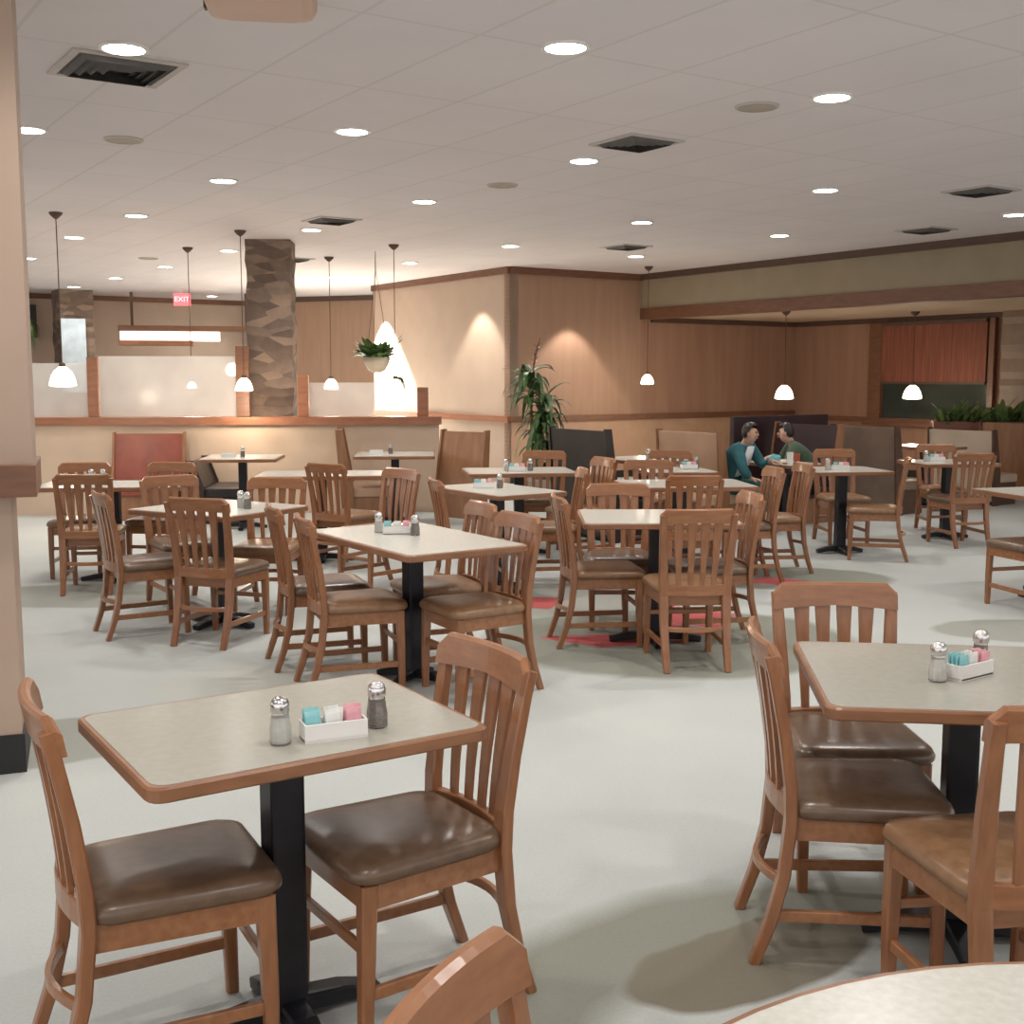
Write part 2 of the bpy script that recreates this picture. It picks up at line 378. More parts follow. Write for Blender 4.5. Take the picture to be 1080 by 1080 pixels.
# cornices
def strip(name, p0, p1, z0, z1, th, m, side):
    return struct_wall(name, p0, p1, th, z0, z1, m, side)
n_trim = [0]
def trim(p0, p1, z0, z1, th, m, side=-1):
    n_trim[0] += 1
    return strip('trim_%d' % n_trim[0], P2d(p0), P2d(p1), z0, z1, th, m, side)
trim(C2v, C3v, CEIL - 0.10, CEIL - 0.001, 0.05, M['trim'])
trim(C2v, C1v, CEIL - 0.10, CEIL - 0.001, 0.05, M['trim'], 1)
trim(C3v, SF_END, CEIL - 0.09, CEIL - 0.001, 0.05, M['trim_dark'], -1)
trim(C3v - UX * 0.02, SF_END - UX * 0.02, 2.46, 2.63, 0.20, M['trim'], 1)
trim(C3v + UX * .2, C5v, 2.42, 2.499, 0.05, M['trim_dark'])
trim(C5v, WR_END, 2.42, 2.499, 0.05, M['trim_dark'], -1)
trim(FA0, FA1, CEIL - 0.10, CEIL - 0.001, 0.05, M['trim'])
trim(Vector((-5.05, 24.2, 0)), Vector((C1v.x + 0.05, C1v.y + 2.2, 0)), CEIL - 0.10, CEIL - 0.001, 0.05, M['trim_dark'])
# chair rails on the back walls, pale wainscot under them
trim(C2v, C5v, 0.90, 0.99, 0.05, M['trim'])
trim(C2v, C1v, 0.90, 0.99, 0.05, M['rail'], 1)
trim(C5v, WR_END, 0.84, 0.92, 0.06, M['trim'], -1)
trim(C2v + UX * .02, C5v - UX * .03, 0.11, 0.90, 0.015, M['tan_vinyl'])
trim(C2v, C5v, 0, 0.11, 0.03, M['base'])
trim(C5v, WR_END, 0, 0.11, 0.03, M['base'], -1)

# near pillar at the photograph's left edge
PA = Vector((-1.945, 4.56, 0)); pf = Vector((math.cos(R(20)), math.sin(R(20)), 0)); pd = Vector((-math.sin(R(20)), math.cos(R(20)), 0))
bm = bmesh.new(); PB = PA + pf * .085
prism(bm, [P2d(PA), P2d(PA + pd * .42), P2d(PA + pd * .42 - pf * 1.2), P2d(PA - pf * 1.2)], 0, 1.10)
prism(bm, [P2d(PB), P2d(PB + pd * .42), P2d(PB + pd * .42 - pf * 1.28), P2d(PB - pf * 1.28)], 1.10, CEIL); struct('wall_left', bm, M['wall_near'])
def pillar_band(name, z0, z1, e, m):
    bm = bmesh.new()
    o = PA + pf * e - pd * e
    prism(bm, [P2d(o), P2d(o + pd * (.42 + 2 * e)), P2d(o + pd * (.42 + 2 * e) - pf * 1.2), P2d(o - pf * 1.2)], z0, z1)
    return struct(name, bm, m)
pillar_band('trim_40', 1.105, 1.225, 0.098, M['trim'])
pillar_band('baseboard_left', 0, 0.155, 0.012, M['base'])

# half wall with posts and frosted glass across the left
HD = R(4); hu = Vector((math.cos(HD), math.sin(HD), 0)); hv = Vector((-math.sin(HD), math.cos(HD), 0))
H0 = Vector((-2.86, 13.55, 0))
def hw(s, off=0.0): return H0 + hu * s + hv * off
HS0, HS1 = -3.6, 2.02
struct_wall('wall_half', P2d(hw(HS0)), P2d(hw(HS1)), 0.22, 0, 1.02, M['wall_cream'], 1)
bm = bmesh.new(); wall_box(bm, P2d(hw(HS0, -.05)), P2d(hw(HS1 + .03, -.05)), 0.32, 1.02, 1.11, 1); struct('trim_41', bm, M['rail'])
posts = []
for s0, s1, zt in ((-1.96, -1.84, 1.79), (-0.295, -0.145, 1.92), (0.40, 0.525, 1.585), (1.77, 1.90, 1.445)):
    c = hw((s0 + s1) / 2, .11)
    bm = bmesh.new(); box(bm, (c.x, c.y, (1.11 + zt) / 2), (s1 - s0, .10, zt - 1.11), HD, bev=0.008)
    posts.append(tag(obj('partition_post', bm, M['trim'] if zt > 1.8 else M['rail']), '', 'post'))
    posts[-1]['group'] = 'wooden posts on the half wall'
for o, l in zip(posts, ('first wooden post from the near pillar, standing on the half wall between frosted panes', 'tallest wooden post on the half wall, just beside the big stone column',
                        'short wooden post on the half wall, on the hanging-plant side of the stone column', 'shortest wooden post, near the end of the half wall under the bright wall glow')): o['label'] = l
for s0, s1, zt, l in ((-3.4, -1.97, 1.72, 'frosted glass pane on the half wall beside the near pillar'), (-1.83, -0.30, 1.80, 'wide frosted glass pane on the half wall between two wooden posts, below the exit sign'),
                      (0.53, 1.76, 1.50, 'low frosted glass pane on the half wall below the hanging plant')):
    c = hw((s0 + s1) / 2, .11)
    bm = bmesh.new(); box(bm, (c.x, c.y, (1.112 + zt) / 2), (s1 - s0, .014, zt - 1.112), HD)
    tag(obj('glass_panel', bm, M['frost']), l, 'glass panel', 'frosted panes on the half wall')

# stone columns
def stone_column(x, y, w, z0, z1, rz, m=None):
    bm = bmesh.new()
    n = 26; secs = []
    rnd = random.Random(int(x * 100))
    for i in range(n + 1):
        z = z0 + (z1 - z0) * i / n
        e = rnd.uniform(-.012, .012)
        h = w / 2 + e; c, s_ = math.cos(rz), math.sin(rz)
        secs.append([Vector((x + c * a - s_ * b, y + s_ * a + c * b, z)) for a, b in ((-h, -h), (h, -h), (h, h), (-h, h))])
    loft(bm, secs)
    return bm
o = struct('column_1', stone_column(-2.86, 14.25, 0.52, 0, CEIL, HD), M['stone'])
o = struct('column_2', stone_column(-8.15, 22.2, 0.60, 0, CEIL, R(33)), M['stone'])
bm = bmesh.new(); box(bm, (0, 0, 0), (0.44, .03, 1.35), 0, bev=.01)  # added panel, its pale blue colour stands for a reflection on the column
o = obj('reflection_panel', bm, M['col_blue']); o.location = (-8.02 + .00, 21.83, 1.95); o.rotation_euler = (0, 0, R(20))
tag(o, 'pale blue panel painted as a reflection on the far stone column at the left', 'panel')
bm = stone_column(7.35, 16.9, 0.55, 0, 2.5, YAW); struct('column_3', bm, M['grey_vinyl'])

# window in the right wall
def wr(t, off=0.0): return C5v - VX * t - UX * off      # along the right wall, off into the room
def px_t(x):                                             # where a sight line meets the right wall (survey helper)
    k = (x - 540) / 1246.0
    return (C5v.x - k * C5v.y) / (-(-VX.x) + k * (-VX.y)) if False else (k * C5v.y - C5v.x) / (-VX.x + k * VX.y)
t0, t1 = px_t(917), px_t(1042)
tf = px_t(930)
wyaw = math.atan2(-VX.y, -VX.x)
win = bpy.data.objects.new('window_1', None); COL.objects.link(win); win['kind'] = 'structure'
def wbox(t_0, t_1, z0, z1, off0, off1):
    bm = bmesh.new(); wall_box(bm, P2d(wr(t_0, off0)), P2d(wr(t_1, off0)), off1 - off0, z0, z1, -1); return bm
obj('pane', wbox(tf, t1, 0.84, 1.50, 0.012, 0.02), M['night'], win)
fr = bmesh.new()
for a, b_, z0, z1 in ((t0, tf, .84, 2.42), (t1, t1 + .09, .84, 2.42), (tf, t1, .84, .90)):
    wall_box(fr, P2d(wr(a, .01)), P2d(wr(b_, .01)), .08, z0, z1, -1)
obj('window_frame', fr, M['trim'], win)
obj('window_sill', wbox(t0 - .05, t1 + .15, .80, .842, .01, .16), M['trim'], win)
bl = thing('window_blind', 'red-brown woven blind pulled halfway down the night window', 'blind', (0, 0, 0))
obj('blind_fabric', wbox(tf + .02, t1 - .02, 1.49, 2.40, .095, .11), M['blind'], bl)
obj('bottom_bar', wbox(tf + .02, t1 - .02, 1.455, 1.49, .09, .12), M['trim_dark'], bl)
obj('head_rail', wbox(tf + .02, t1 - .02, 2.36, 2.419, .088, .14), M['trim_dark'], bl)

# ------------------------------------------------------------------ dining chair
TOP = 0.88
def chair_parts(vinyl, label):
    t = thing('dining_chair', label, 'chair')
    # padded seat
    bm = bmesh.new()
    def outline(gr, z):
        pts = []
        for x, y in round_rect(0.43, 0.43, 0.06, 4):
            k = 1.0 - 0.10 * (0.215 - x) / 0.43
            pts.append(Vector((x * gr + .01, y * k * gr, z)))
        return pts
    loft(bm, [outline(.94, .405), outline(1.0, .417), outline(1.005, .432), outline(.97, .448), outline(.86, .459), outline(.60, .466), outline(.25, .468)])
    obj('seat', bm, vinyl, t, True)
    bm = bmesh.new()
    ro = [(x + .0, y) for x, y in [(.195, .195), (-.185, .172), (-.185, -.172), (.195, -.195)]]
    ri = [(x * .88, y * .88) for x, y in ro]
    for i in range(4):
        j = (i + 1) % 4
        loft(bm, [[Vector((*ro[i], z)), Vector((*ro[j], z)), Vector((*ri[j], z)), Vector((*ri[i], z))] for z in (.345, .408)])
    obj('seat_frame', bm, M['wood_h'], t)
    for s in (-1, 1):
        bm = bmesh.new()
        sweep(bm, [(.190, .178 * s, 0), (.186, .180 * s, .2), (.180, .178 * s, .405)], [.030, .036, .042], [.030, .036, .042], ref=(0, 1, 0))
        obj('leg', bm, M['wood'], t)
    for s in (-1, 1):
        bm = bmesh.new()
        sweep(bm, [(-.285, .165 * s, 0), (-.243, .167 * s, .12), (-.212, .169 * s, .25), (-.198, .170 * s, .40), (-.202, .173 * s, .50), (-.222, .180 * s, .64), (-.252, .188 * s, .79), (-.266, .191 * s, .845)],
              [.028, .030, .031, .032, .032, .031, .030, .030], [.034, .040, .046, .050, .048, .042, .036, .033], ref=(0, 1, 0))
        obj('leg', bm, M['wood'], t)
    # curved top rail with rounded shoulders
    def rx(y, z): return -.198 - .19 * max(0, z - .46) ** 1.35 - .028 * (1 - (y / .2) ** 2)
    bm = bmesh.new(); secs = []
    N = 14
    for i in range(N + 1):
        y = -.204 + .408 * i / N
        e = abs(y) / .204
        zt = TOP - .004 - .030 * max(0, e - .86) / .14 * (max(0, e - .86) / .14)
        zb = TOP - .088 + .010 * (1 - e)
        h = .013
        sec = []
        for z, d in ((zb, -h), (zb, h), (zt - .008, h), (zt, h * .4), (zt, -h * .4), (zt - .008, -h)):
            sec.append(Vector((rx(y, z) + d, y, z)))
        secs.append(sec)
    loft(bm, secs)
    obj('top_rail', bm, M['wood_h'], t)
    for k in range(4):
        yt = -.108 + .072 * k; yb = yt * .86
        bm = bmesh.new(); secs = []
        for i in range(7):
            f = i / 6
            z = .41 + (TOP - .075 - .41) * f
            y = yb + (yt - yb) * f
            w = .0125 + .013 * f ** 1.6
            x = rx(y, z) if z > .46 else -.198 - .028 * (1 - (y / .2) ** 2)
            secs.append([Vector((x + a, y + b, z)) for a, b in ((-.006, -w), (.006, -w), (.006, w), (-.006, w))])
        loft(bm, secs)
        obj('slat', bm, M['wood'], t)
    bm = bmesh.new()
    sweep(bm, [(-.198 - .028 * (1 - (y / .17) ** 2), y, .432) for y in (-.165, -.11, -.05, 0, .05, .11, .165)], .024, .060, ref=(0, 0, 1))
    obj('back_rail', bm, M['wood_h'], t)
    for s in (-1, 1):
        bm = bmesh.new(); sweep(bm, [(-.235, .167 * s, .135), (.185, .178 * s, .135)], .018, .030)
        obj('stretcher', bm, M['wood_h'], t)
    bm = bmesh.new()
    sweep(bm, [(.183, .170 - .34 * i / 10, .30) if False else (-.212 - .050 * math.sin(PI * i / 10), .165 - .33 * i / 10, .225) for i in range(11)], .016, .026)
    obj('bow_stretcher', bm, M['wood_h'], t)
    bm = bmesh.new(); sweep(bm, [(.184, -.175, .24), (.184, .175, .24)], .016, .026)
    obj('front_stretcher', bm, M['wood_h'], t)
    return t

protos = {}
def chair(x, y, deg, label, kind='d', group='slat-back wooden dining chairs'):
    if kind not in protos:
        o = chair_parts(M['vinyl'] if kind == 'd' else M['vinyl_tan'], label)
        o.location = (x, y, 0); o.rotation_euler = (0, 0, R(deg)); o['group'] = group
        protos[kind] = o
        return o
    return dup(protos[kind], (x, y, 0), R(deg), label, group)

CHAIRS = [
    (-0.80, 2.62, 28, 'brown-seated wooden chair at the pillar side of the nearest rectangular table', 'd'),
    (-0.283, 2.845, 214, 'brown-seated wooden chair at the pepper shaker side of the nearest rectangular table', 'd'),
    (0.155, 1.15, -23, 'orange-brown chair at the round table, only its curved back in view', 't'),
    (0.945, 3.16, -4, 'wooden chair seen side-on at the near right square table, back towards open carpet', 'd'),
    (1.07, 3.64, 268, 'wooden chair across the near right square table, slats rising above the tabletop', 'd'),
    (1.165, 2.70, 99, 'tan-seated wooden chair between the round table and the near right square table', 't'),
    (-0.79, 5.905, 20, 'nearer of two tan-seated chairs on the pillar side of the long middle table', 't'),
    (-1.04, 6.40, 20, 'farther of two chairs on the pillar side of the long middle table', 'd'),
    (-0.185, 5.81, 211, 'nearer of two chairs facing the pillar across the long middle table', 't'),
    (-0.40, 6.36, 204, 'farther of two chairs facing the pillar across the long middle table', 't'),
    (0.53, 6.90, 8, 'chair at the pillar-side end of the table over the red carpet diamonds', 't'),
    (0.68, 7.38, 268, 'chair on the far side of the table over the red carpet diamonds', 'd'),
    (0.96, 6.42, 95, 'chair turning its slatted back at the table over the red carpet diamonds', 't'),
    (1.18, 7.02, 188, 'chair seen edge-on at the right end of the table over the red diamonds', 'd'),
    (-1.73, 6.98, 72, 'chair turning its slatted back at the bright table before the stone column', 'd'),
    (-2.25, 7.19, 32, 'splay-legged chair at the pillar end of the bright table before the stone column', 'd'),
    (-1.64, 7.86, 266, 'pale-railed chair across the bright table before the stone column', 't'),
    (-2.26, 8.06, 305, 'chair at the far corner of the bright table before the stone column', 'd'),
    (-3.10, 8.66, 98, 'chair turning its back at the table next to the near pillar', 't'),
    (-3.42, 9.28, 278, 'pillar-side chair of the far pair at the table next to the near pillar', 't'),
    (-2.80, 9.34, 262, 'chair in front of the red bench, across the table next to the near pillar', 't'),
    (-1.36, 9.68, 58, 'tan-seated chair half turned in front of the pale table below the half wall', 't'),
    (-1.02, 8.72, 225, 'single chair facing the pillar just behind the long middle table', 't'),
    (-0.27, 8.08, 14, 'chair at the pillar-side end of the bright table with a blue packet caddy', 't'),
    (0.28, 8.92, 186, 'chair at the right end of the bright table with a blue packet caddy', 't'),
    (0.56, 10.05, 205, 'chair at the right end of the crowded little table below the tall plant', 't'),
    (0.27, 10.85, 262, 'chair on the far side of the crowded little table below the tall plant', 't'),
    (1.14, 9.60, 270, 'chair across the pale table between the red diamonds and the booths', 't'),
    (1.28, 8.56, 92, 'chair turning its back at the pale table between red diamonds and booths', 't'),
    (1.50, 10.93, 270, 'chair across the small table in front of the tan booth bench', 't'),
    (1.76, 9.02, 188, 'chair seen edge-on at the right end of the pale table before the booths', 'd'),
    (2.10, 9.48, 186, 'chair with a shiny seat, standing before the two diners', 't'),
    (3.12, 11.10, 275, 'orange-brown chair behind the black-post table, beside the diner in green', 't'),
    (3.13, 10.16, 163, 'chair at the right end of the black-post table with a white caddy', 't'),
    (4.18, 11.02, 100, 'chair turning its back at the rear right table', 'd'),
    (4.36, 11.92, 268, 'chair on the far side of the rear right table', 't'),
    (3.52, 7.94, 105, 'chair turning its back at the right-hand edge of the picture', 'd'),
]
for c in CHAIRS: chair(*c)

# ------------------------------------------------------------------ tables
def table_parts(name, label, w, d, lam, h=0.75, shape='rect', base='cross', group=None, post=0.085):
    t = thing(name, label, 'table', group=group)
    poly = round_rect(w, d, 0.035, 4) if shape == 'rect' else [(w / 2 * math.cos(2 * PI * i / 64), w / 2 * math.sin(2 * PI * i / 64)) for i in range(64)]
    def sc_(k): 
        return [((abs(x) - k) * (1 if x > 0 else -1), (abs(y) - k) * (1 if y > 0 else -1)) for x, y in poly] if shape == 'rect' else [(x * (1 - k / (w / 2)), y * (1 - k / (w / 2))) for x, y in poly]
    bm = bmesh.new()
    loft(bm, [[Vector((x, y, z)) for x, y in p] for p, z in ((sc_(.004), h - .034), (poly, h - .030), (poly, h - .006), (sc_(.005), h - .001))])
    obj('tabletop', bm, M['edge'], t)
    bm = bmesh.new(); prism(bm, sc_(.014), h - .004, h)
    obj('laminate_surface', bm, lam, t)
    bm = bmesh.new()
    if base == 'wall': post = 0.08
    box(bm, (0, 0, (h - .03 + .05) / 2), (post, post, h - .03 - .05), 0, bev=.010)
    obj('pedestal', bm, M['black'], t)
    bm = bmesh.new(); bw = min(w, d) * .36
    for a in (0, PI / 2):
        for s in (-1, 1):
            ln = min(.27, (w if a == 0 else d) * .30)
            dv = Vector((math.cos(a) * s, math.sin(a) * s, 0))
            sweep(bm, [dv * .0 + Vector((0, 0, .045)), dv * ln * .6 + Vector((0, 0, .036)), dv * ln + Vector((0, 0, .018))], [.075, .065, .050], [.05, .042, .030])
    obj('base', bm, M['black'], t)
    bm = bmesh.new(); box(bm, (0, 0, h - .042), (min(w, d) * .45, min(w, d) * .45, .015), 0)
    obj('top_plate', bm, M['black'], t)
    return t

TABLES = [
    ('dining_table', -0.55, 2.73, 33, 0.80, 0.62, 'laminate', 'nearest rectangular table with a wood edge, salt shaker, white caddy and pepper shaker on it'),
    ('dining_table', 1.24, 3.17, -7, 0.84, 0.76, 'laminate', 'near right square table with a greenish top, two shakers and white caddy on it'),
    ('dining_table', -0.51, 5.99, 34, 0.68, 1.14, 'laminate_pale', 'long middle table on a black post with two chairs along each side'),
    ('dining_table', 0.85, 6.90, 0, 0.90, 0.74, 'laminate_pale', 'centre table with a pale top standing over the red carpet diamonds'),
    ('dining_table', -1.84, 7.38, -31, 0.84, 0.76, 'laminate_pale', 'bright-topped table before the stone column, ringed by four dark chairs'),
    ('dining_table', -3.05, 9.02, 5, 1.10, 0.62, 'laminate_pale', 'table half hidden behind the near pillar, chair backs on both sides'),
    ('dining_table', -1.62, 10.02, 5, 1.05, 0.62, 'laminate_pale', 'pale table behind the half-turned chair, below the half wall'),
    ('dining_table', -0.11, 8.62, 35, 0.60, 0.95, 'laminate_pale', 'bright table with a blue packet caddy, behind the long middle table'),
    ('dining_table', 0.06, 10.35, 8, 0.95, 0.70, 'laminate_pale', 'crowded little table below the tall potted plant'),
    ('dining_table', 1.33, 9.08, 6, 0.98, 0.72, 'laminate_pale', 'pale table between the centre table and the booth table with the diners'),
    ('dining_table', 1.44, 10.42, 10, 0.62, 0.60, 'laminate_pale', 'small table in front of the tan booth bench, white caddy at its edge'),
    ('dining_table', 2.93, 10.47, 8, 0.70, 0.66, 'laminate_pale', 'table on a black post with spread feet and a white caddy, right of the diners'),
    ('dining_table', 4.22, 11.42, 8, 0.76, 0.64, 'laminate_pale', 'rear right table between a chair back and the cream booth panel'),
    ('dining_table', 3.86, 8.38, 15, 0.80, 0.80, 'laminate_pale', 'pale table cut off by the right frame edge'),
]
for nm, x, y, a, w, d, lam, lab in TABLES:
    t = table_parts(nm, lab, w, d, M[lam], group='pedestal dining tables'); t.location = (x, y, 0); t.rotation_euler = (0, 0, R(a))
    if d > 1.1:                                    # the long table's foot stands diagonally between its four chairs
        for ch in t.children:
            if ch.name.startswith('base'): ch.rotation_euler = (0, 0, R(28)); ch.scale = (.8, .8, 1)
t = table_parts('round_table', 'pale round table in the bottom right foreground, only its far rim in view', 1.52, 1.52, M['laminate_pale'], shape='round'); t.location = (0.73, 0.815, 0)

# ------------------------------------------------------------------ shakers, caddies, packets
def shaker_parts(kind, label):
    t = thing(kind + '_shaker', label, 'shaker')
    bm = bmesh.new()
    lathe(bm, [(.019, 0), (.022, .003), (.022, .03), (.0195, .045), (.0175, .062), (.0165, .068)], 8)
    obj('glass_body', bm, M['glass'], t)
    bm = bmesh.new(); lathe(bm, [(.017, .004), (.0195, .008), (.0195, .030), (.0175, .046), (.0160, .056)], 8)
    obj('contents', bm, M[kind], t)
    bm = bmesh.new(); lathe(bm, [(.0175, .066), (.019, .068), (.019, .082), (.016, .091), (.010, .096), (.004, .0975)], 16)
    obj('lid', bm, M['chrome'], t, True)
    t.scale = (1.12, 1.12, 1.1)
    return t
sh = {}
def shaker(kind, x, y, label, z=.75):
    if kind not in sh:
        o = shaker_parts(kind, label); o.location = (x, y, z); o['group'] = kind + ' shakers on the tables'; sh[kind] = o; return o
    return dup(sh[kind], (x, y, z), 0, label, kind + ' shakers on the tables')

cad = []
def caddy(x, y, deg, label, z=.75):
    if not cad:
        t = thing('sugar_caddy', label, 'caddy', group='white packet caddies on the tables')
        bm = bmesh.new(); w, d, h, k = .145, .06, .042, .005
        box(bm, (0, 0, .003), (w, d, .006))
        for s in (-1, 1):
            box(bm, (0, s * (d / 2 - k / 2), h / 2), (w, k, h), bev=.0015); box(bm, (s * (w / 2 - k / 2), 0, h / 2), (k, d - 2 * k, h), bev=.0015)
        obj('tray', bm, M['white_cer'], t)
        bm = bmesh.new()
        for s in (-1, 1): box(bm, (s * .023, 0, .016), (.003, d - .012, .030))
        obj('divider', bm, M['white_cer'], t)
        cad.append(t)
        t.location = (x, y, z); t.rotation_euler = (0, 0, R(deg)); return t
    return dup(cad[0], (x, y, z), R(deg), label, 'white packet caddies on the tables')
pk = {}
def packets(x, y, deg, where, n=4, z=.75):
    for kind, ox in (('blue', -.047), ('white', 0.0), ('pink', .047)):
        for i in range(n):
            f = -.016 + .032 * i / max(1, n - 1)
            a = R(deg)
            lx = x + math.cos(a) * ox - math.sin(a) * f; ly = y + math.sin(a) * ox + math.cos(a) * f
            lab = '%s packet in the caddy on %s' % (kind, where)
            if kind not in pk:
                bm = bmesh.new()
                loft(bm, [[Vector((px_, py_ * (1 if 0 < k < 3 else .35), pz_)) for px_, py_ in ((-.017, -.0024), (.017, -.0024), (.017, .0024), (-.017, .0024))] for k, pz_ in enumerate((0.008, .016, .058, .068))])
                o = obj('sweetener_packet', bm, M['p_' + kind]); pk[kind] = o; tag(o, lab, 'packet')
            else:
                o = pk[kind].copy(); COL.objects.link(o); o['label'] = lab
            o['group'] = '%s packets on %s' % (kind, where)
            o.location = (lx, ly, z); o.rotation_euler = (R(random.uniform(-7, 7)), R(random.uniform(-6, 6)), a)

shaker('salt', -.515, 2.555, 'salt shaker on the nearest rectangular table, beside the blue packets')
shaker('pepper', -.315, 2.685, 'pepper shaker on the nearest rectangular table, beside the pink packets')
caddy(-.405, 2.605, 24, 'white ceramic caddy of packets on the nearest rectangular table'); packets(-.405, 2.605, 24, 'the nearest rectangular table', 5)
shaker('salt', 1.142, 3.10, 'salt shaker on the near right square table, left of the caddy')
shaker('pepper', 1.315, 3.25, 'pepper shaker on the near right square table, behind the caddy')
caddy(1.245, 3.155, 35, 'white ceramic caddy of packets on the near right square table'); packets(1.245, 3.155, 35, 'the near right square table', 5)
for tb, sx, sy, cx, cy, cd, wx, wy in (
        ('the long middle table', -.70, 6.16, -.60, 6.10, 5, -.50, 6.04), ('the table before the stone column', -1.70, 7.36, None, 0, 0, -1.64, 7.28),
        ('the bright table behind the long middle table', None, 0, -.21, 8.66, 8, -.09, 8.66), ('the black-post table right of the diners', 2.78, 10.38, 2.90, 10.40, 5, None, 0),
        ('the small table before the tan booth bench', None, 0, 1.57, 10.46, 10, 1.65, 10.56), ('the little table below the tall plant', -.05, 10.25, .04, 10.25, 5, .16, 10.30),
        ('the table half behind the near pillar', -3.25, 9.10, None, 0, 0, -3.16, 9.10), ('the rear right table', 4.02, 11.45, 4.14, 11.5, 0, None, 0)):
    if sx is not None: shaker('salt', sx, sy, 'small salt shaker on ' + tb)
    if wx is not None: shaker('pepper', wx, wy, 'small pepper shaker on ' + tb)
    if cx is not None: caddy(cx, cy, cd, 'small white caddy of packets on ' + tb); packets(cx, cy, cd, tb, 2)

# ------------------------------------------------------------------ booths
def bench(name, label, cat, loc, rz, ln, h, back_m, seat_m, wood, both=False, seat=True, end=False, depth=0.42):
    """Bench seen from its own frame: seat faces +x, its length runs along y from 0 to ln."""
    t = thing(name, label, cat, loc, rz, group='booth benches')
    bm = bmesh.new()
    loft(bm, [[Vector((x, y, z)) for x, z in ((-.02, 0.05), (.045, .05), (.045, .38), (-.05 + .0, h), (-.10, h))] for y in (0.025, ln - .025)])
    obj('backrest', bm, back_m, t)
    for y0, y1 in ((0, .025), (ln - .025, ln)):
        bm = bmesh.new()
        pr = [(-.045, 0), (.07, 0), (.07, .40), (-.035, h + .02), (-.115, h + .02)]
        if end: pr = [(-.045, 0), (.40, 0), (.42, .48), (.16, .50), (.02, h + .02), (-.115, h + .02)]
        loft(bm, [[Vector((x, y, z)) for x, z in pr] for y in (y0, y1)])
        obj('end_panel', bm, wood, t)
    if seat:
        for s in ((1, -1) if both else (1,)):
            bm = bmesh.new(); box(bm, (s * (depth / 2 + (.05 if s > 0 else .03)), ln / 2, .325), (depth, ln - .06, .11), 0, bev=.025)
            obj('seat', bm, seat_m, t, False)
            bm = bmesh.new(); box(bm, (s * (depth / 2 + (.04 if s > 0 else .02)), ln / 2, .135), (depth - .05, ln - .06, .27))
            obj('plinth', bm, wood, t)
    return t
N0 = Vector((0.96, 11.05, 0))
def row(t, v=0.0): return N0 + UX * t + VX * v
bench('booth_bench', 'dark high-backed booth bench standing beside the tall potted plant', 'bench', row(0), YAW, .92, 1.06, M['dark_vinyl'], M['dark_vinyl'], M['dark_vinyl'])
bench('booth_bench', 'tan booth bench behind the diner in the teal jacket', 'bench', row(1.42), YAW, .95, 1.00, M['tan_vinyl'], M['tan_vinyl'], M['bench_wood'], both=True)
bench('booth_bench', 'dark maroon booth bench the diner in green sits on', 'bench', row(3.05), YAW + PI, .95, 1.04, M['purple_vinyl'], M['purple_vinyl'], M['bench_wood'], both=False).location = row(3.05, .95)
bench('booth_bench', 'grey-brown booth bench below the night window', 'bench', row(4.12), YAW, .95, 0.99, M['grey_vinyl'], M['grey_vinyl'], M['trim_dark'])
bench('booth_bench', 'cream booth bench panel below the planter box', 'bench', row(5.92), YAW, .95, 0.91, M['cream_vinyl'], M['cream_vinyl'], M['trim_dark'])
# tall dark panel behind the diners
bm = bmesh.new(); box(bm, (0, 0, .56), (1.55, .07, 1.12), 0, bev=.01)
o = obj('booth_screen', bm, M['purple_vinyl']); o.location = row(3.35, 1.12); o.rotation_euler = (0, 0, YAW)
tag(o, 'dark maroon screen panel standing behind the two diners', 'screen')
# booth tables
def booth_table(label, loc, rz, w, d, h=.73, m='laminate_pale'):
    t = table_parts('booth_table', label, w, d, M[m], h=h, group='booth tables'); t.location = loc; t.rotation_euler = (0, 0, rz); return t
booth_table('little booth table between the dark bench and the tan bench', row(.72, .45), YAW, .62, .85, .75)
booth_table('booth table the two diners eat at, covered with dishes', row(2.22, -.02), YAW, .52, .80, .68)
bench('booth_bench', 'red-brown wooden booth bench at the right edge beyond the cream panel', 'bench', row(7.0), YAW, .95, 0.97, M['bench_wood'], M['bench_wood'], M['trim_dark'])
booth_table('booth table beside the grey-brown bench', row(5.1, .45), YAW, .62, .80, .74)
shaker('salt', row(.66, .30).x, row(.66, .30).y, 'small salt shaker on the little booth table by the dark bench')
# left booths along the half wall
hb = HD
q = hw(-1.72, -.22)
bench('booth_bench', 'red vinyl booth bench against the half wall', 'bench', (q.x + .08, q.y + .02, 0), hb - PI / 2, .80, .93, M['red_vinyl'], M['red_vinyl'], M['bench_wood']).rotation_euler = (0, 0, hb - PI / 2)
q = hw(1.02, -1.0)
bench('booth_bench', 'narrow edge-on booth bench left of the booth table under the hanging plant', 'bench', (q.x, q.y, 0), hb + R(3), .9, .98, M['bench_wood'], M['tan_vinyl'], M['bench_wood'])
q = hw(2.42, -.10)
bench('booth_bench', 'brown wooden booth bench closing the end of the half wall', 'bench', (q.x - .36, q.y - .75, 0), hb + PI + R(50), .62, .98, M['bench_wood'], M['bench_wood'], M['bench_wood'], seat=False)
q = hw(-.56, -1.0)
bench('booth_bench', 'dark low booth bench under the round-ended booth table', 'bench', (q.x, q.y, 0), hb, .9, .66, M['dark_vinyl'], M['dark_vinyl'], M['dark_vinyl'])
a = hw(-.02, -1.35); b_ = hw(1.54, -1.0)
booth_table('booth table with a white caddy under the stone column', (a.x, a.y, 0), hb, .78, .80, .745)
booth_table('booth table with a white caddy under the hanging plant', (b_.x, b_.y, 0), hb, .85, .80, .745)
caddy(a.x - .12, a.y - .1, 5, 'small white caddy of packets on the booth table under the stone column', .745)
shaker('pepper', a.x + .02, a.y - .08, 'small pepper shaker on the booth table under the stone column', .745)
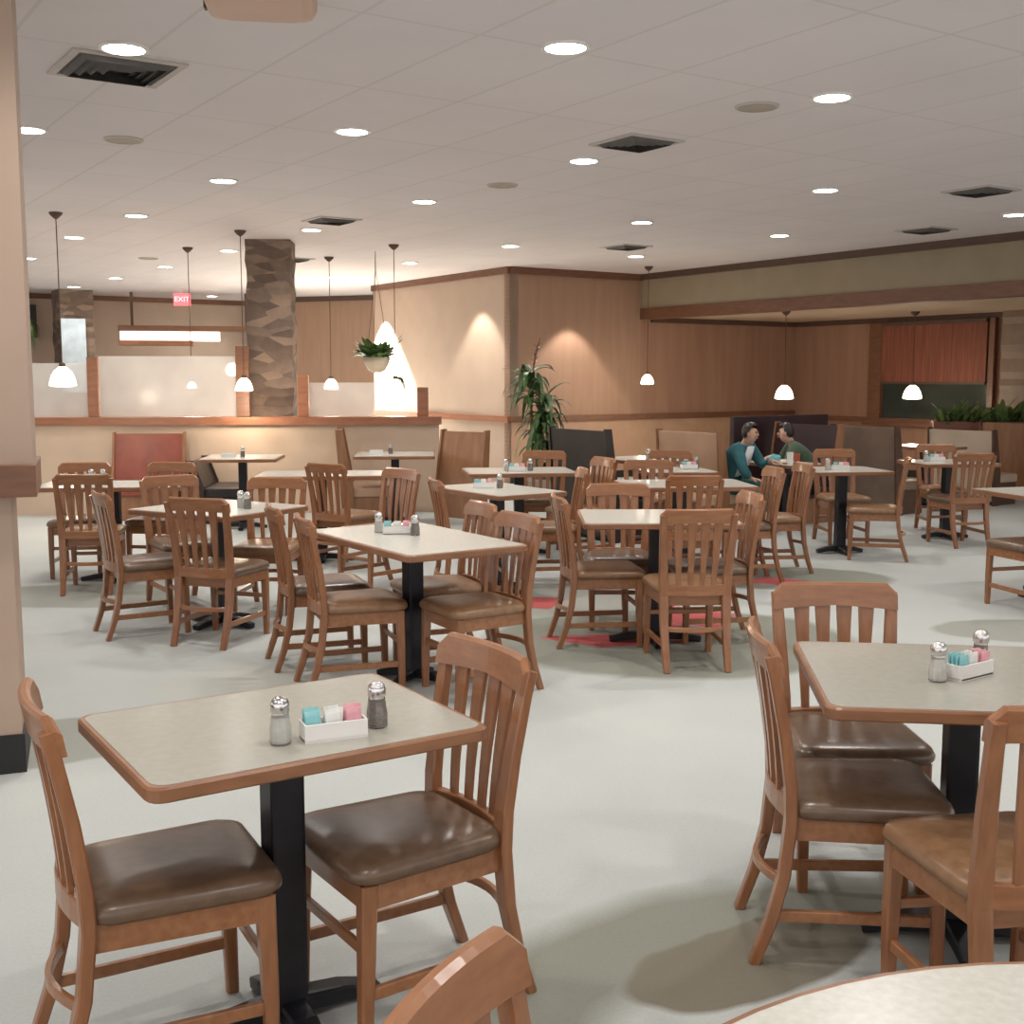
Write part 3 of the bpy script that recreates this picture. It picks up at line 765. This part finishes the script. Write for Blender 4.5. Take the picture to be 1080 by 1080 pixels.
caddy(b_.x - .20, b_.y, 5, 'small white caddy of packets on the booth table under the hanging plant', .745)
shaker('pepper', b_.x - .05, b_.y + .02, 'small pepper shaker on the booth table under the hanging plant', .745)

# ------------------------------------------------------------------ ceiling fixtures
LIGHTS = dict(B=(0.26, 5.95), C=(1.83, 6.98), D=(-1.04, 7.92), E=(0.53, 8.97), F=(-2.35, 9.86), G=(-0.8, 11.01), H=(2.68, 10.35), I=(-3.72, 11.95), J=(-2.18, 13.09),
              K=(1.34, 12.46), L=(3.02, 13.6), M=(-0.02, 14.67), N=(1.64, 15.91), O=(-1.43, 16.82), Q=(-3.58, 15.21), R=(-5.02, 17.39), S=(-2.88, 19.17), T=(-5.01, 13.78),
              P=(4.95, 11.89), A=(-1.89, 5.97), U=(-6.39, 19.35), V=(-3.13, 7.87), W=(-6.51, 16.16), X=(-9.3, 23.1 - .3), Y=(-7.75, 21.2), Z=(-5.91, 23.6))
LLAB = dict(A='beside the dark vent by the near pillar', B='nearest the camera, above the middle of the room', C='large and alone at the upper right', D='in the second row above the stone column side',
            E='just before the middle dark vent', F='in the row above the near pillar, between two smaller discs', G='above the tall plant side of the middle', H='right of centre, short of the soffit',
            I='above the pendant nearest the pillar', J='above and right of the big stone column', K='before the vent at the back wall corner', L='short of the soffit, farther than its neighbour',
            M='above the outer corner of the back walls', N='closest to the back wall corner', O='before the return wall above the hanging plant', P='at the right edge by the soffit trim',
            Q='left of the big stone column top', R='in the far left field, before the exit sign', S='farthest, right behind the stone column', T='far left, under the first pendant mount',
            U='far left, beyond the faint ceiling speaker', V='cut off by the near pillar, higher one', W='cut off by the near pillar, lower one', X='smallest one, above the dark valance', Y='above the far pale-blue column', Z='above the exit sign')
proto_can = None
for k, (x, y) in LIGHTS.items():
    lab = 'glowing round recessed ceiling light ' + LLAB[k]
    if proto_can is None:
        t = thing('recessed_light', lab, 'ceiling light', (x, y, CEIL), 0, 'recessed ceiling lights')
        bm = bmesh.new()
        lathe(bm, [(.088, -.001), (.110, -.001), (.108, -.010), (.090, -.012)], 28, caps=False)
        obj('trim_ring', bm, M['white_trim'], t)
        bm = bmesh.new(); lathe(bm, [(.089, -.0015), (.089, -.009), (.06, -.012), (.02, -.013)], 28)
        obj('lens', bm, M['can_glow'], t)
        proto_can = t; t.scale = (1.12, 1.12, 1)
    else: dup(proto_can, (x, y, CEIL), 0, lab, 'recessed ceiling lights')

def spot(x, y, e, size=150, z=CEIL - .06, col=(1, .955, .91), blend=1.0, rad=.09):
    l = bpy.data.lights.new('can_or_extra_lamp', 'SPOT'); l.energy = e; l.spot_size = R(size); l.spot_blend = blend; l.color = col; l.shadow_soft_size = rad
    o = bpy.data.objects.new('can_or_extra_lamp', l); COL.objects.link(o); o.location = (x, y, z); return o
ECAN = 66
for k, (x, y) in LIGHTS.items(): spot(x, y, ECAN)
for x, y in ((-1.3, 3.9), (1.6, 4.9), (3.3, 6.0), (-2.9, 4.2), (.4, 2.6), (2.9, 3.4), (-.6, .6), (1.4, .4), (4.6, 8.2), (6.2, 10.0), (-5.2, 9.4), (-6.3, 12.4), (-2.6, 1.5)):
    spot(x, y, ECAN)  # unseen lamps without fixtures, added where the ceiling grid runs out of view

# vents
def vent_parts(label):
    t = thing('ceiling_vent', label, 'vent', group='square ceiling vents')
    bm = bmesh.new()
    for s in (-1, 1):
        box(bm, (s * .28, 0, -.006), (.04, .60, .012)); box(bm, (0, s * .28, -.006), (.52, .04, .012))
    obj('frame', bm, M['vent_white'], t)
    bm = bmesh.new(); box(bm, (0, 0, -.002), (.52, .52, .003)); obj('backing', bm, M['vent_dark'], t)
    bm = bmesh.new()
    for r_ in (.24, .19, .14, .09):
        for a in range(4):
            m = Matrix.Rotation(a * PI / 2, 4, 'Z')
            v = [m @ Vector(p) for p in ((r_, -r_, -.004), (r_, r_, -.004), (r_ - .03, r_ - .03, -.030), (r_ - .03, -r_ + .03, -.030))]
            f = bm.faces.new([bm.verts.new(p) for p in v])
    obj('louvre', bm, M['vent_dark'], t)
    return t
vp = None
for x, y, lab in ((-2.05, 6.35, 'big dark square ceiling vent beside the near pillar'), (0.85, 8.30, 'dark square ceiling vent behind the middle recessed light'), (4.03, 10.40, 'dark square ceiling vent near the right frame edge'),
                  (-1.84, 12.31, 'dark ceiling vent beyond the row above the stone column'), (1.40, 14.77, 'dark ceiling vent near the back wall corner'), (4.50, 13.1, 'small far ceiling vent close to the soffit'), (-2.98, 16.3, 'far ceiling vent just right of the stone column top')):
    if vp is None: vp = vent_parts(lab); vp.location = (x, y, CEIL - .0005); vp.rotation_euler = (0, 0, YAW); vp.scale = (.95, .95, 1)
    else: dup(vp, (x, y, CEIL - .0005), YAW, lab, 'square ceiling vents').scale = (.78, .78, 1)
def speaker_parts(label):
    t = thing('ceiling_speaker', label, 'speaker', group='flat ceiling speakers')
    bm = bmesh.new(); lathe(bm, [(.13, 0), (.13, -.008), (.115, -.012)], 24, caps=False); obj('rim', bm, M['vent_white'], t)
    bm = bmesh.new(); lathe(bm, [(.116, -.002), (.116, -.010), (.02, -.012)], 24); obj('grille', bm, M['pot'], t)
    return t
sp0 = None
for x, y, lab in ((1.45, 7.22, 'faint grey round ceiling speaker left of the large upper right light'), (-.08, 10.1, 'faint round ceiling speaker above the middle of the room'), (-4.9, 16.2, 'faint round ceiling speaker among the far left lights'), (-2.62, 8.2, 'faint round ceiling speaker right of the pillar-side light')):
    if sp0 is None: sp0 = speaker_parts(lab); sp0.location = (x, y, CEIL)
    else: dup(sp0, (x, y, CEIL), 0, lab, 'flat ceiling speakers')
# pinkish fixture cut by the top of the frame
t = thing('ceiling_fixture', 'pinkish unlit ceiling fixture cut off by the top of the photo', 'ceiling fixture', (-1.03, 5.02, CEIL), R(8))
bm = bmesh.new(); loft(bm, [[Vector((x * k, y * k, z)) for x, y in round_rect(.46, .50, .08, 5)] for k, z in ((1, 0), (1, -.05), (.93, -.085), (.75, -.10))]); obj('diffuser', bm, M['pinkish'], t)
bm = bmesh.new(); box(bm, (-.232, .16, -.03), (.012, .05, .07), bev=.003); obj('bracket', bm, M['trim_dark'], t)

# pendant lamps
def pendant_parts(label, drop, r, shade):
    t = thing('pendant_lamp', label, 'pendant lamp', group='globe pendant lamps')
    bm = bmesh.new(); lathe(bm, [(.065, 0), (.060, -.02), (.03, -.05), (.01, -.065)], 20); obj('ceiling_mount', bm, M['trim_dark'], t, True)
    bm = bmesh.new(); sweep(bm, [(0, 0, -.06), (0, 0, -drop + r * .9)], .010, n=6); obj('cord', bm, M['trim_dark'], t)
    bm = bmesh.new()
    lathe(bm, [(r * a, -drop + r * b) for a, b in ((.10, .95), (.30, .90), (.62, .62), (.85, .25), (1.0, -.25), (1.04, -.55), (.90, -.62), (.4, -.66), (.1, -.66))], 24)
    obj('lamp_shade', bm, shade, t, True)
    bm = bmesh.new(); lathe(bm, [(.018, -drop + r * 1.25), (.03, -drop + r * 1.15), (.035, -drop + r * .88), (.02, -drop + r * .86)], 14); obj('cap', bm, M['trim_dark'], t)
    return t
def plight(x, y, z, e, rad=.1):
    l = bpy.data.lights.new('pendant_bulb', 'POINT'); l.energy = e; l.color = (1, .82, .62); l.shadow_soft_size = rad
    o = bpy.data.objects.new('pendant_bulb', l); COL.objects.link(o); o.location = (x, y, z)
for x, y, zc, zt, r, lab in ((-4.44, 11.75, 1.55, CEIL, .125, 'glowing pendant lamp nearest the pillar, over the half wall'), (-2.97, 13.17, 1.47, CEIL, .095, 'glowing pendant lamp just left of the big stone column'),
                         (-4.01, 14.88, 1.46, CEIL, .055, 'pendant lamp, its tiny globe standing in for a reflection in the wide frosted pane'), (-2.44, 16.03, 1.46, CEIL, .095, 'glowing pendant lamp behind the low frosted pane'),  # the tiny globe is put in for a reflection, its ceiling mount is real
                         (-1.43, 14.56, 1.45, CEIL, .10, 'pendant lamp beside the hanging plant'), (1.98, 17.4, 1.52, CEIL, .095, 'small pendant lamp before the back wall corner'),
                         (3.92, 17.1, 1.33, 2.5, .13, 'wide pendant lamp hanging above the two diners'), (5.80, 17.2, 1.33, 2.5, .13, 'pendant lamp hanging in front of the dark window')):
    t = pendant_parts(lab, zt - zc, r, M['globe_glow']); t.location = (x, y, zt)
    plight(x, y, zc - r - .12, 14)
bm = bmesh.new(); lathe(bm, [(.02, -.14), (.08, -.12), (.13, -.05), (.14, 0), (.13, .05), (.08, .12), (.02, .14)], 20)
t = thing('reflection_globe', 'round glowing globe added for a lamp reflection in the wide frosted pane', 'reflection', (-5.78, 24.6, 1.72))
obj('globe', bm, M['globe_glow'], t, True)  # no lamp there: a glowing ball added for a reflection in the glass
bm = bmesh.new(); box(bm, (0, .22, 0), (.08, .30, .08)); obj('added_bracket', bm, M['trim_dark'], t)

# exit sign and serving canopy on the far left
t = thing('exit_sign', 'red glowing exit sign hanging from the ceiling at the far left', 'sign', (-5.95, 21.6, CEIL), R(12))
bm = bmesh.new(); box(bm, (0, 0, -.20), (.30, .05, .22), bev=.008); face_ = obj('lit_face', bm, M['exit_face'], t)
bm = bmesh.new(); box(bm, (0, 0, -.045), (.03, .03, .09)); obj('stem', bm, M['vent_white'], t)
cu = bpy.data.curves.new('letters', 'FONT'); cu.body = 'EXIT'; cu.size = .13; cu.align_x = 'CENTER'; cu.align_y = 'CENTER'; cu.extrude = .004
o = bpy.data.objects.new('letters', cu); COL.objects.link(o)
me = bpy.data.meshes.new_from_object(o.evaluated_get(bpy.context.evaluated_depsgraph_get())); bpy.data.objects.remove(o)
me.materials.clear(); me.materials.append(M['exit_letter'])
o = bpy.data.objects.new('lettering', me); COL.objects.link(o); o.parent = face_; o.location = (0, -.028, -.20); o.rotation_euler = (PI / 2, 0, 0)
t = thing('serving_canopy', 'brown-edged canopy with a pale lit strip on the far left wall', 'canopy', (-6.15, 22.6, 0), R(12))
bm = bmesh.new(); box(bm, (0, 0, 2.47), (2.45, .5, .10), bev=.01); obj('top_board', bm, M['trim'], t)
bm = bmesh.new(); box(bm, (-.3, .05, 2.33), (1.80, .36, .17)); obj('light_strip', bm, M['strip_glow'], t)
bm = bmesh.new(); box(bm, (-.55, 0, 2.20), (1.33, .46, .09), bev=.01); obj('lower_board', bm, M['rail'], t)
bm = bmesh.new()
for sx in (-1.0, 1.1): box(bm, (sx, .1, 2.83), (.05, .05, .645))
obj('hanger', bm, M['trim_dark'], t)
bm = bmesh.new(); box(bm, (0, 0, 0), (1.3, .12, .62), bev=.01); o = obj('window_valance', bm, M['valance'], loc=(-9.6, 22.4, 2.62), rz=YAW); tag(o, 'dark hanging valance at the far left beside the pale-blue column', 'valance')

# ------------------------------------------------------------------ plants
def leaf_strip(bm, base, direction, ln, w, droop, up=0.3, seg=7):
    d = Vector(direction).normalized(); side = d.cross(Vector((0, 0, 1)))
    if side.length < 1e-3: side = Vector((1, 0, 0))
    side.normalize(); rows = []
    for i in range(seg + 1):
        f = i / seg
        p = Vector(base) + d * (ln * f * (1 - .25 * f * droop)) + Vector((0, 0, up * ln * f - droop * ln * f * f * .9))
        ww = w * math.sin(PI * min(1, .12 + .88 * f)) ** .8 * .5 if f < 1 else .001
        fold = Vector((0, 0, .25 * ww))
        rows.append([bm.verts.new(p - side * ww + fold), bm.verts.new(p), bm.verts.new(p + side * ww + fold)])
    for a, b in zip(rows, rows[1:]):
        bm.faces.new((a[0], a[1], b[1], b[0])); bm.faces.new((a[1], a[2], b[2], b[1]))

rnd = random.Random(3)
t = thing('potted_plant', 'tall potted corn plant with drooping strap leaves at the wall corner', 'plant', (0.30, 13.9, 0))
bm = bmesh.new(); lathe(bm, [(.15, 0), (.20, .02), (.24, .36), (.25, .38), (.23, .38), (.22, .34)], 28); obj('pot', bm, M['pot'], t, True)
canes = ((-.07, .02, 1.62), (.06, -.03, 1.35), (.02, .07, 1.05), (.12, .05, .80))
for cx, cy, cz in canes:
    bm = bmesh.new(); sweep(bm, [(cx * .6, cy * .6, .33), (cx, cy, cz * .6), (cx * 1.2, cy, cz)], [.04, .035, .028], n=8); obj('cane', bm, M['cane'], t)
bm = bmesh.new()
for cx, cy, cz in canes:
    for i in range(44):
        a = rnd.uniform(0, 2 * PI); z = cz - rnd.uniform(0, .42)
        leaf_strip(bm, (cx * 1.2, cy, z), (math.cos(a), math.sin(a), 0), rnd.uniform(.30, .50), rnd.uniform(.055, .08), rnd.uniform(.7, 1.6), rnd.uniform(.5, 1.1))
obj('foliage', bm, M['leaf'], t, True)
bm = bmesh.new(); sweep(bm, [(-.06, 0, 1.6), (-.02, 0, 1.85), (.03, 0, 2.02)], [.02, .03, .008], n=6)
for i in range(14): leaf_strip(bm, (-.05 + .004 * i, 0, 1.66 + .02 * i), (math.cos(i * 2.4), math.sin(i * 2.4), 0), .07, .02, .3, .9, 3)
obj('flower_spike', bm, M['trim'], t)

t = thing('hanging_plant', 'leafy plant in a grey bowl hanging on chains before the glowing wall', 'plant', (-1.74, 15.3, CEIL))
zb = 1.68 - CEIL
bm = bmesh.new(); lathe(bm, [(.05, zb - .06), (.11, zb - .03), (.16, zb + .06), (.18, zb + .14), (.16, zb + .14), (.13, zb + .09)], 24); obj('bowl', bm, M['pot'], t, True)
for i in range(3):
    a = 2 * PI * i / 3 + .4
    bm = bmesh.new(); sweep(bm, [(.17 * math.cos(a), .17 * math.sin(a), zb + .13), (0.004 * math.cos(a), .004 * math.sin(a), -.25), (0, 0, 0)], .007, n=5); obj('chain', bm, M['trim_dark'], t)
bm = bmesh.new()
for i in range(110):
    a = rnd.uniform(0, 2 * PI); r_ = rnd.uniform(0, .15)
    leaf_strip(bm, (r_ * math.cos(a), r_ * math.sin(a), zb + .12), (math.cos(a), math.sin(a), 0), rnd.uniform(.14, .28), rnd.uniform(.08, .12), rnd.uniform(.2, .8), rnd.uniform(.6, 1.5), 5)
obj('foliage', bm, M['leaf'], t, True)
bm = bmesh.new()
sweep(bm, [(.16, -.05, zb + .13), (.25, -.06, zb + .05), (.27, -.06, zb - .12), (.29, -.05, zb - .22)], .008, n=5)
for i in range(16):
    a = i * 2.4; leaf_strip(bm, (.285, -.055, zb - .10 - .008 * i), (math.cos(a), math.sin(a), 0), .14, .06, 1.2, .2, 4)
obj('trailing_stem', bm, M['leaf'], t)

# planter box on its pony wall at the right
pw0 = Vector((5.75, 16.15, 0)); pw1 = pw0 + Vector((math.cos(R(-12)), math.sin(R(-12)), 0)) * 1.66
struct_wall('wall_pony', P2d(pw0), P2d(pw1), .22, 0, .80, M['cream_vinyl'])
dpl = (pw1 - pw0).normalized(); npl = Vector((-dpl.y, dpl.x, 0))
t = thing('planter_box', 'red-brown planter box with light green leaves on the low wall at the right', 'planter', (pw0.x, pw0.y, .802), R(-12))
bm = bmesh.new()
box(bm, (.83, -.02, .08), (1.66, .025, .16)); box(bm, (.83, .24, .08), (1.66, .025, .16)); box(bm, (.012, .11, .08), (.025, .24, .16)); box(bm, (1.648, .11, .08), (.025, .24, .16)); box(bm, (.83, .11, .05), (1.61, .24, .10))
obj('box', bm, M['terracotta'], t)
bm = bmesh.new()
for i in range(220):
    x = rnd.uniform(.12, 1.58); a = rnd.uniform(0, 2 * PI)
    leaf_strip(bm, (x, .11 + rnd.uniform(-.06, .06), .10), (math.cos(a), math.sin(a), 0), rnd.uniform(.20, .36), rnd.uniform(.06, .10), rnd.uniform(.3, 1.1), rnd.uniform(.7, 1.7), 5)
obj('foliage', bm, M['leaf_light'], t, True)
# plant at the far left
t = thing('hanging_plant', 'small trailing plant hanging at the far left edge beside the near pillar', 'plant', (-9.05, 21.9, CEIL))
bm = bmesh.new(); sweep(bm, [(0, 0, 0), (0, 0, -.55)], .012, n=5); obj('chain', bm, M['trim_dark'], t)
bm = bmesh.new(); lathe(bm, [(.06, -.75), (.14, -.70), (.17, -.55), (.15, -.55)], 18); obj('bowl', bm, M['pot'], t, True)
bm = bmesh.new()
for i in range(90):
    a = rnd.uniform(0, 2 * PI); leaf_strip(bm, (.1 * math.cos(a), .1 * math.sin(a), -.55), (math.cos(a), math.sin(a), 0), rnd.uniform(.2, .45), .07, rnd.uniform(1.0, 2.6), .4, 6)
obj('foliage', bm, M['leaf_light'], t, True)

# ------------------------------------------------------------------ diners
def skin_mesh(name, chains, m, parent, root=0, sub=2):
    """chains: list of (points, radii); a chain whose first point equals a point already placed is joined to it."""
    verts, rad, edges, idx = [], [], [], {}
    for pts, rr in chains:
        prev = None
        for p, r_ in zip(pts, rr):
            key = tuple(round(v, 4) for v in p)
            if key not in idx: idx[key] = len(verts); verts.append(p); rad.append(r_)
            i = idx[key]
            if prev is not None and prev != i: edges.append((prev, i))
            prev = i
    me = bpy.data.meshes.new(name); me.from_pydata(verts, edges, []); me.update()
    o = bpy.data.objects.new(name, me); COL.objects.link(o)
    md = o.modifiers.new('skin', 'SKIN'); md.use_smooth_shade = True
    sv = me.skin_vertices[0].data
    for i, r_ in enumerate(rad):
        rv = r_ if isinstance(r_, (tuple, list)) else (r_, r_); sv[i].radius = rv; sv[i].use_root = (i == root)
    s2 = o.modifiers.new('sub', 'SUBSURF'); s2.levels = sub; s2.render_levels = sub
    dg = bpy.context.evaluated_depsgraph_get(); ev = o.evaluated_get(dg)
    bmesh_ = bpy.data.meshes.new_from_object(ev)
    o.modifiers.clear(); o.data = bmesh_
    o.data.materials.clear(); o.data.materials.append(m)
    for p in o.data.polygons: p.use_smooth = True
    o.parent = parent
    return o

def V(*a): return tuple(a)
def hand(wrist, dr, palm_n, curl=.5):
    """Chains of a palm, four fingers and a thumb leaving its side. dr: along the hand, palm_n: palm normal."""
    w = Vector(wrist); d = Vector(dr).normalized(); n = Vector(palm_n).normalized(); s = d.cross(n).normalized()
    out = []; mid = w + d * .045; end = w + d * .085
    out.append(([tuple(w), tuple(mid), tuple(end)], [.022, (.034, .016), (.036, .014)]))
    for k, ln in ((-1.5, .068), (-.5, .078), (.5, .074), (1.5, .058)):
        b = end + s * (.017 * k); p1 = b + d * ln * .5 + n * ln * .12 * curl * 2; p2 = p1 + d * ln * .35 + n * ln * .42 * curl
        out.append(([tuple(end), tuple(b + d * .004), tuple(p1), tuple(p2)], [(.036, .014), .0095, .0085, .0065]))
    tb = w + d * .03 - s * .034; t1_ = tb + d * .03 - s * .02 + n * .012; t2_ = t1_ + d * .026 + n * .012
    out.append(([tuple(mid), tuple(tb), tuple(t1_), tuple(t2_)], [(.034, .016), .012, .0105, .008]))
    return out

def person(label, loc, rz, lean, jacket, trousers, shirt, hand_fwd, cap=False, s=0.95):
    """Seated, facing +x of its own frame; z=0 is the floor."""
    t = thing('person', label, 'person', loc, rz, 'diners'); t.scale = (s, s, s)
    hip = Vector((0, 0, .50)); ln = R(lean)
    def sp(f, off=0.0):           # point along the spine
        return hip + Vector((math.sin(ln * min(1, f * 1.1)) * .52 * f + off, 0, math.cos(ln * f * .9) * .52 * f))
    chest, neck = sp(.72), sp(1.0)
    hd = neck + Vector((math.sin(ln) * .13 + .03, 0, .13))
    sh = [neck + Vector((-.01, y, -.055)) for y in (.175, -.175)]
    el = [Vector((sh[i].x + .13, (.23, -.23)[i], sh[i].z - (.20 if i == 0 or shirt is None else .235))) for i in range(2)]
    wr_ = [Vector((sh[i].x + .13 + hand_fwd[i], (.13, -.13)[i], (max(.80, sh[i].z - .18) if i == 0 or shirt is None else .605))) for i in range(2)]
    knee = [Vector((.42, y, .50)) for y in (.11, -.12)]
    ank = [Vector((.46 + dx, y, .09)) for y, dx in ((.12, -.04), (-.13, .05))]
    body = []
    body.append(([tuple(hip), tuple(sp(.35)), tuple(chest), tuple(neck - Vector((0, 0, .03))), tuple(neck + Vector((.015, 0, .03))), tuple(hd + Vector((-.01, 0, -.07))), tuple(hd), tuple(hd + Vector((0, 0, .07)))],
                 [.10, .09, .095, .05, .05, .072, (.082, .088), .058]))
    for i in range(2):
        body.append(([tuple(chest), tuple(sh[i]), tuple(el[i]), tuple(wr_[i])], [.095, .045, .040, .026]))
        dv = Vector((.9, (-.25, .25)[i], -.1)); body += hand(wr_[i], dv, (0, 0, -1))
        body.append(([tuple(hip), tuple(Vector((.06, (.085, -.085)[i], .50))), tuple(knee[i]), tuple(ank[i])], [.10, .08, .058, .038]))
    skin_mesh('body', body, M['skin'], t)
    # face: nose, ears, eyes, mouth as small shapes standing proud of the head
    bm = bmesh.new()
    def ball(c, r, sc3=(1, 1, 1)):
        rr = bmesh.ops.create_uvsphere(bm, u_segments=12, v_segments=8, radius=r)
        bmesh.ops.transform(bm, matrix=Matrix.Translation(c) @ Matrix.Diagonal((*sc3, 1)), verts=rr['verts'])
    ball(hd + Vector((.078, 0, -.018)), .013, (1, .8, 1.5))
    for y in (.083, -.083): ball(hd + Vector((0, y, -.01)), .022, (.7, .4, 1.3))
    obj('face', bm, M['skin'], t, True)
    bm = bmesh.new()
    for y in (.03, -.03): ball(hd + Vector((.071, y, .012)), .009)
    obj('eye', bm, M['hair'], t, True)
    bm = bmesh.new(); ball(hd + Vector((.076, 0, -.055)), .014, (.5, 1.6, .5)); obj('mouth', bm, M['lips'], t, True)
    # hair: a cap over crown, back and sides
    bm = bmesh.new()
    rr = bmesh.ops.create_uvsphere(bm, u_segments=20, v_segments=14, radius=.104)
    dele = [v for v in rr['verts'] if v.co.x * .9 - v.co.z * .75 > .034 or v.co.z < -.08]
    bmesh.ops.delete(bm, geom=dele, context='VERTS')
    for v in bm.verts: v.co = Vector((v.co.x * 1.0, v.co.y * .93, v.co.z * 1.10)) + hd + Vector((-.012, 0, .015))
    obj('hair', bm, M['hair'], t, True)
    # jacket with sleeves, trousers, shirt front, shoes
    jc = [([tuple(hip + Vector((0, 0, -.02))), tuple(sp(.35)), tuple(chest), tuple(neck - Vector((.0, 0, .025)))], [.150, .145, .155, .095])]
    for i in range(2):
        jc.append(([tuple(chest), tuple(sh[i]), tuple(el[i]), tuple(el[i].lerp(wr_[i], .86))], [.155, .085, .060, .044]))
    skin_mesh('jacket', jc, jacket, t)
    tr = []
    for i in range(2):
        tr.append(([tuple(hip), tuple(Vector((.06, (.085, -.085)[i], .49))), tuple(knee[i]), tuple(ank[i] + Vector((0, 0, .02)))], [.145, .105, .078, .062]))
    skin_mesh('trousers', tr, trousers, t)
    if shirt is not None:
        c0 = sp(.22, .125); c1 = sp(.62, .140); c2 = sp(.95, .085)
        bm = bmesh.new()
        secs = []
        for c, w in ((c0, .115), (c1, .115), (c2, .065)):
            secs.append([c + Vector((-.05, -w, 0)), c + Vector((.035, -w * .6, 0)), c + Vector((.045, 0, 0)), c + Vector((.035, w * .6, 0)), c + Vector((-.05, w, 0))])
        loft(bm, secs); obj('shirt', bm, shirt, t, True)
    for i in range(2):
        bm = bmesh.new(); a = ank[i]
        loft(bm, [[Vector((a.x + x, a.y + y * w, z)) for y, z in ((-.045, 0.0), (.045, 0.0), (.04, h * .7), (.0, h), (-.04, h * .7))] for x, w, h in ((-.075, .75, .09), (-.02, .9, .10), (.08, 1.0, .065), (.15, .9, .05), (.175, .6, .03))])
        obj('shoe', bm, M['dark_cloth'], t, True)
    return t
a = row(1.64, .20); person('dark-haired diner in a teal jacket and white shirt, leaning over the dishes', (a.x, a.y, .01), YAW - R(72), 24, M['teal'], M['teal_trouser'], M['white_shirt'], (.16, .03), s=.89)
a = row(2.80, .10); person('hunched diner in a green sweater, back half turned, facing the teal jacket', (a.x, a.y, .01), YAW + PI - R(38), 30, M['olive'], M['dark_cloth'], None, (.10, .06), s=.88)

# dishes on the diners' table
TZ = .68
def plate(p, label, r=.11):
    t = thing('plate', label, 'plate', (p.x, p.y, TZ), 0, 'white plates on the diners table')
    bm = bmesh.new(); lathe(bm, [(r * .55, 0), (r * .62, .004), (r, .018), (r * .98, .021), (r * .6, .009), (.01, .007)], 28); obj('dish', bm, M['white_cer'], t, True)
    bm = bmesh.new(); lathe(bm, [(r * .45, .009), (r * .35, .026), (.01, .034)], 14); obj('food', bm, M['pinkish'], t, True)
plate(row(2.13, -.12), 'white plate of food before the diner in the teal jacket'); plate(row(2.32, .02), 'white plate of food before the diner in green')
plate(row(2.15, .22), 'white side plate at the far side of the diners table', .085)
q = row(2.22, -.20); bm = bmesh.new(); lathe(bm, [(.028, 0), (.036, .10), (.037, .105), (.033, .105), (.03, .02)], 20); o = obj('drinking_cup', bm, M['red_cup'], loc=(q.x, q.y, TZ)); tag(o, 'red plastic cup on the diners table', 'cup')
q = row(2.08, -.24); bm = bmesh.new(); lathe(bm, [(.028, 0), (.034, .12), (.035, .125), (.031, .125), (.028, .02)], 20); o = obj('water_glass', bm, M['p_white'], loc=(q.x, q.y, TZ)); tag(o, 'pale drinking glass on the diners table', 'glass')
q = row(2.17, .06); bm = bmesh.new(); rr = bmesh.ops.create_icosphere(bm, subdivisions=3, radius=1)
for v in rr['verts']:
    k = 1 + .28 * math.sin(7 * v.co.x + 3 * v.co.z) * math.cos(6 * v.co.y) + rnd.uniform(-.07, .07)
    v.co = Vector((v.co.x * .052 * k, v.co.y * .042 * k, max(0, v.co.z * .05 * k + .036)))
o = obj('napkin', bm, M['cyan_napkin'], loc=(q.x, q.y, TZ)); tag(o, 'crumpled teal napkin on the diners table', 'napkin')
shaker('salt', row(1.96, .25).x, row(1.96, .25).y, 'salt shaker among the dishes on the diners table', TZ)

# ------------------------------------------------------------------ accent lights on the walls
def wspot(p, tgt, e, size, blend=.35, col=(1, .91, .80), rad=.03):
    l = bpy.data.lights.new('wall_washer', 'SPOT'); l.energy = e; l.spot_size = R(size); l.spot_blend = blend; l.color = col; l.shadow_soft_size = rad
    o = bpy.data.objects.new('wall_washer', l); COL.objects.link(o); o.location = p
    o.rotation_euler = (Vector(tgt) - Vector(p)).to_track_quat('-Z', 'Y').to_euler()
nR = -UX                                        # out of the return wall into the room
p = C2v + VX * 3.9 + nR * .24; wspot((p.x, p.y, 2.75), (p.x, p.y, 0), 3600, 84)
p = C2v + VX * 0.75 + nR * .42; wspot((p.x, p.y, 3.05), (p.x, p.y, 0), 100, 80)
p = C2v + UX * 1.05 - VX * .42; wspot((p.x, p.y, 2.75), (p.x, p.y, 0), 70, 85)

# ------------------------------------------------------------------ world, camera, colour
w = bpy.data.worlds.new('World'); sc.world = w; w.use_nodes = True
bg = w.node_tree.nodes['Background']; bg.inputs['Color'].default_value = (1.0, 0.955, 0.94, 1); bg.inputs['Strength'].default_value = 1.05
cam = bpy.data.cameras.new('Camera'); co = bpy.data.objects.new('Camera', cam); COL.objects.link(co)
cam.sensor_width = 36; cam.lens = 36 * 1246 / 1080; cam.clip_end = 100
co.location = (0, 0, 1.56); co.rotation_euler = (PI / 2 - math.atan(142 / 1246), 0, 0)
sc.camera = co
sc.view_settings.view_transform = 'Standard'
sc.view_settings.look = 'None'
sc.view_settings.exposure = 0.50
sc.cycles.max_bounces = 8
sc.cycles.use_denoising = True
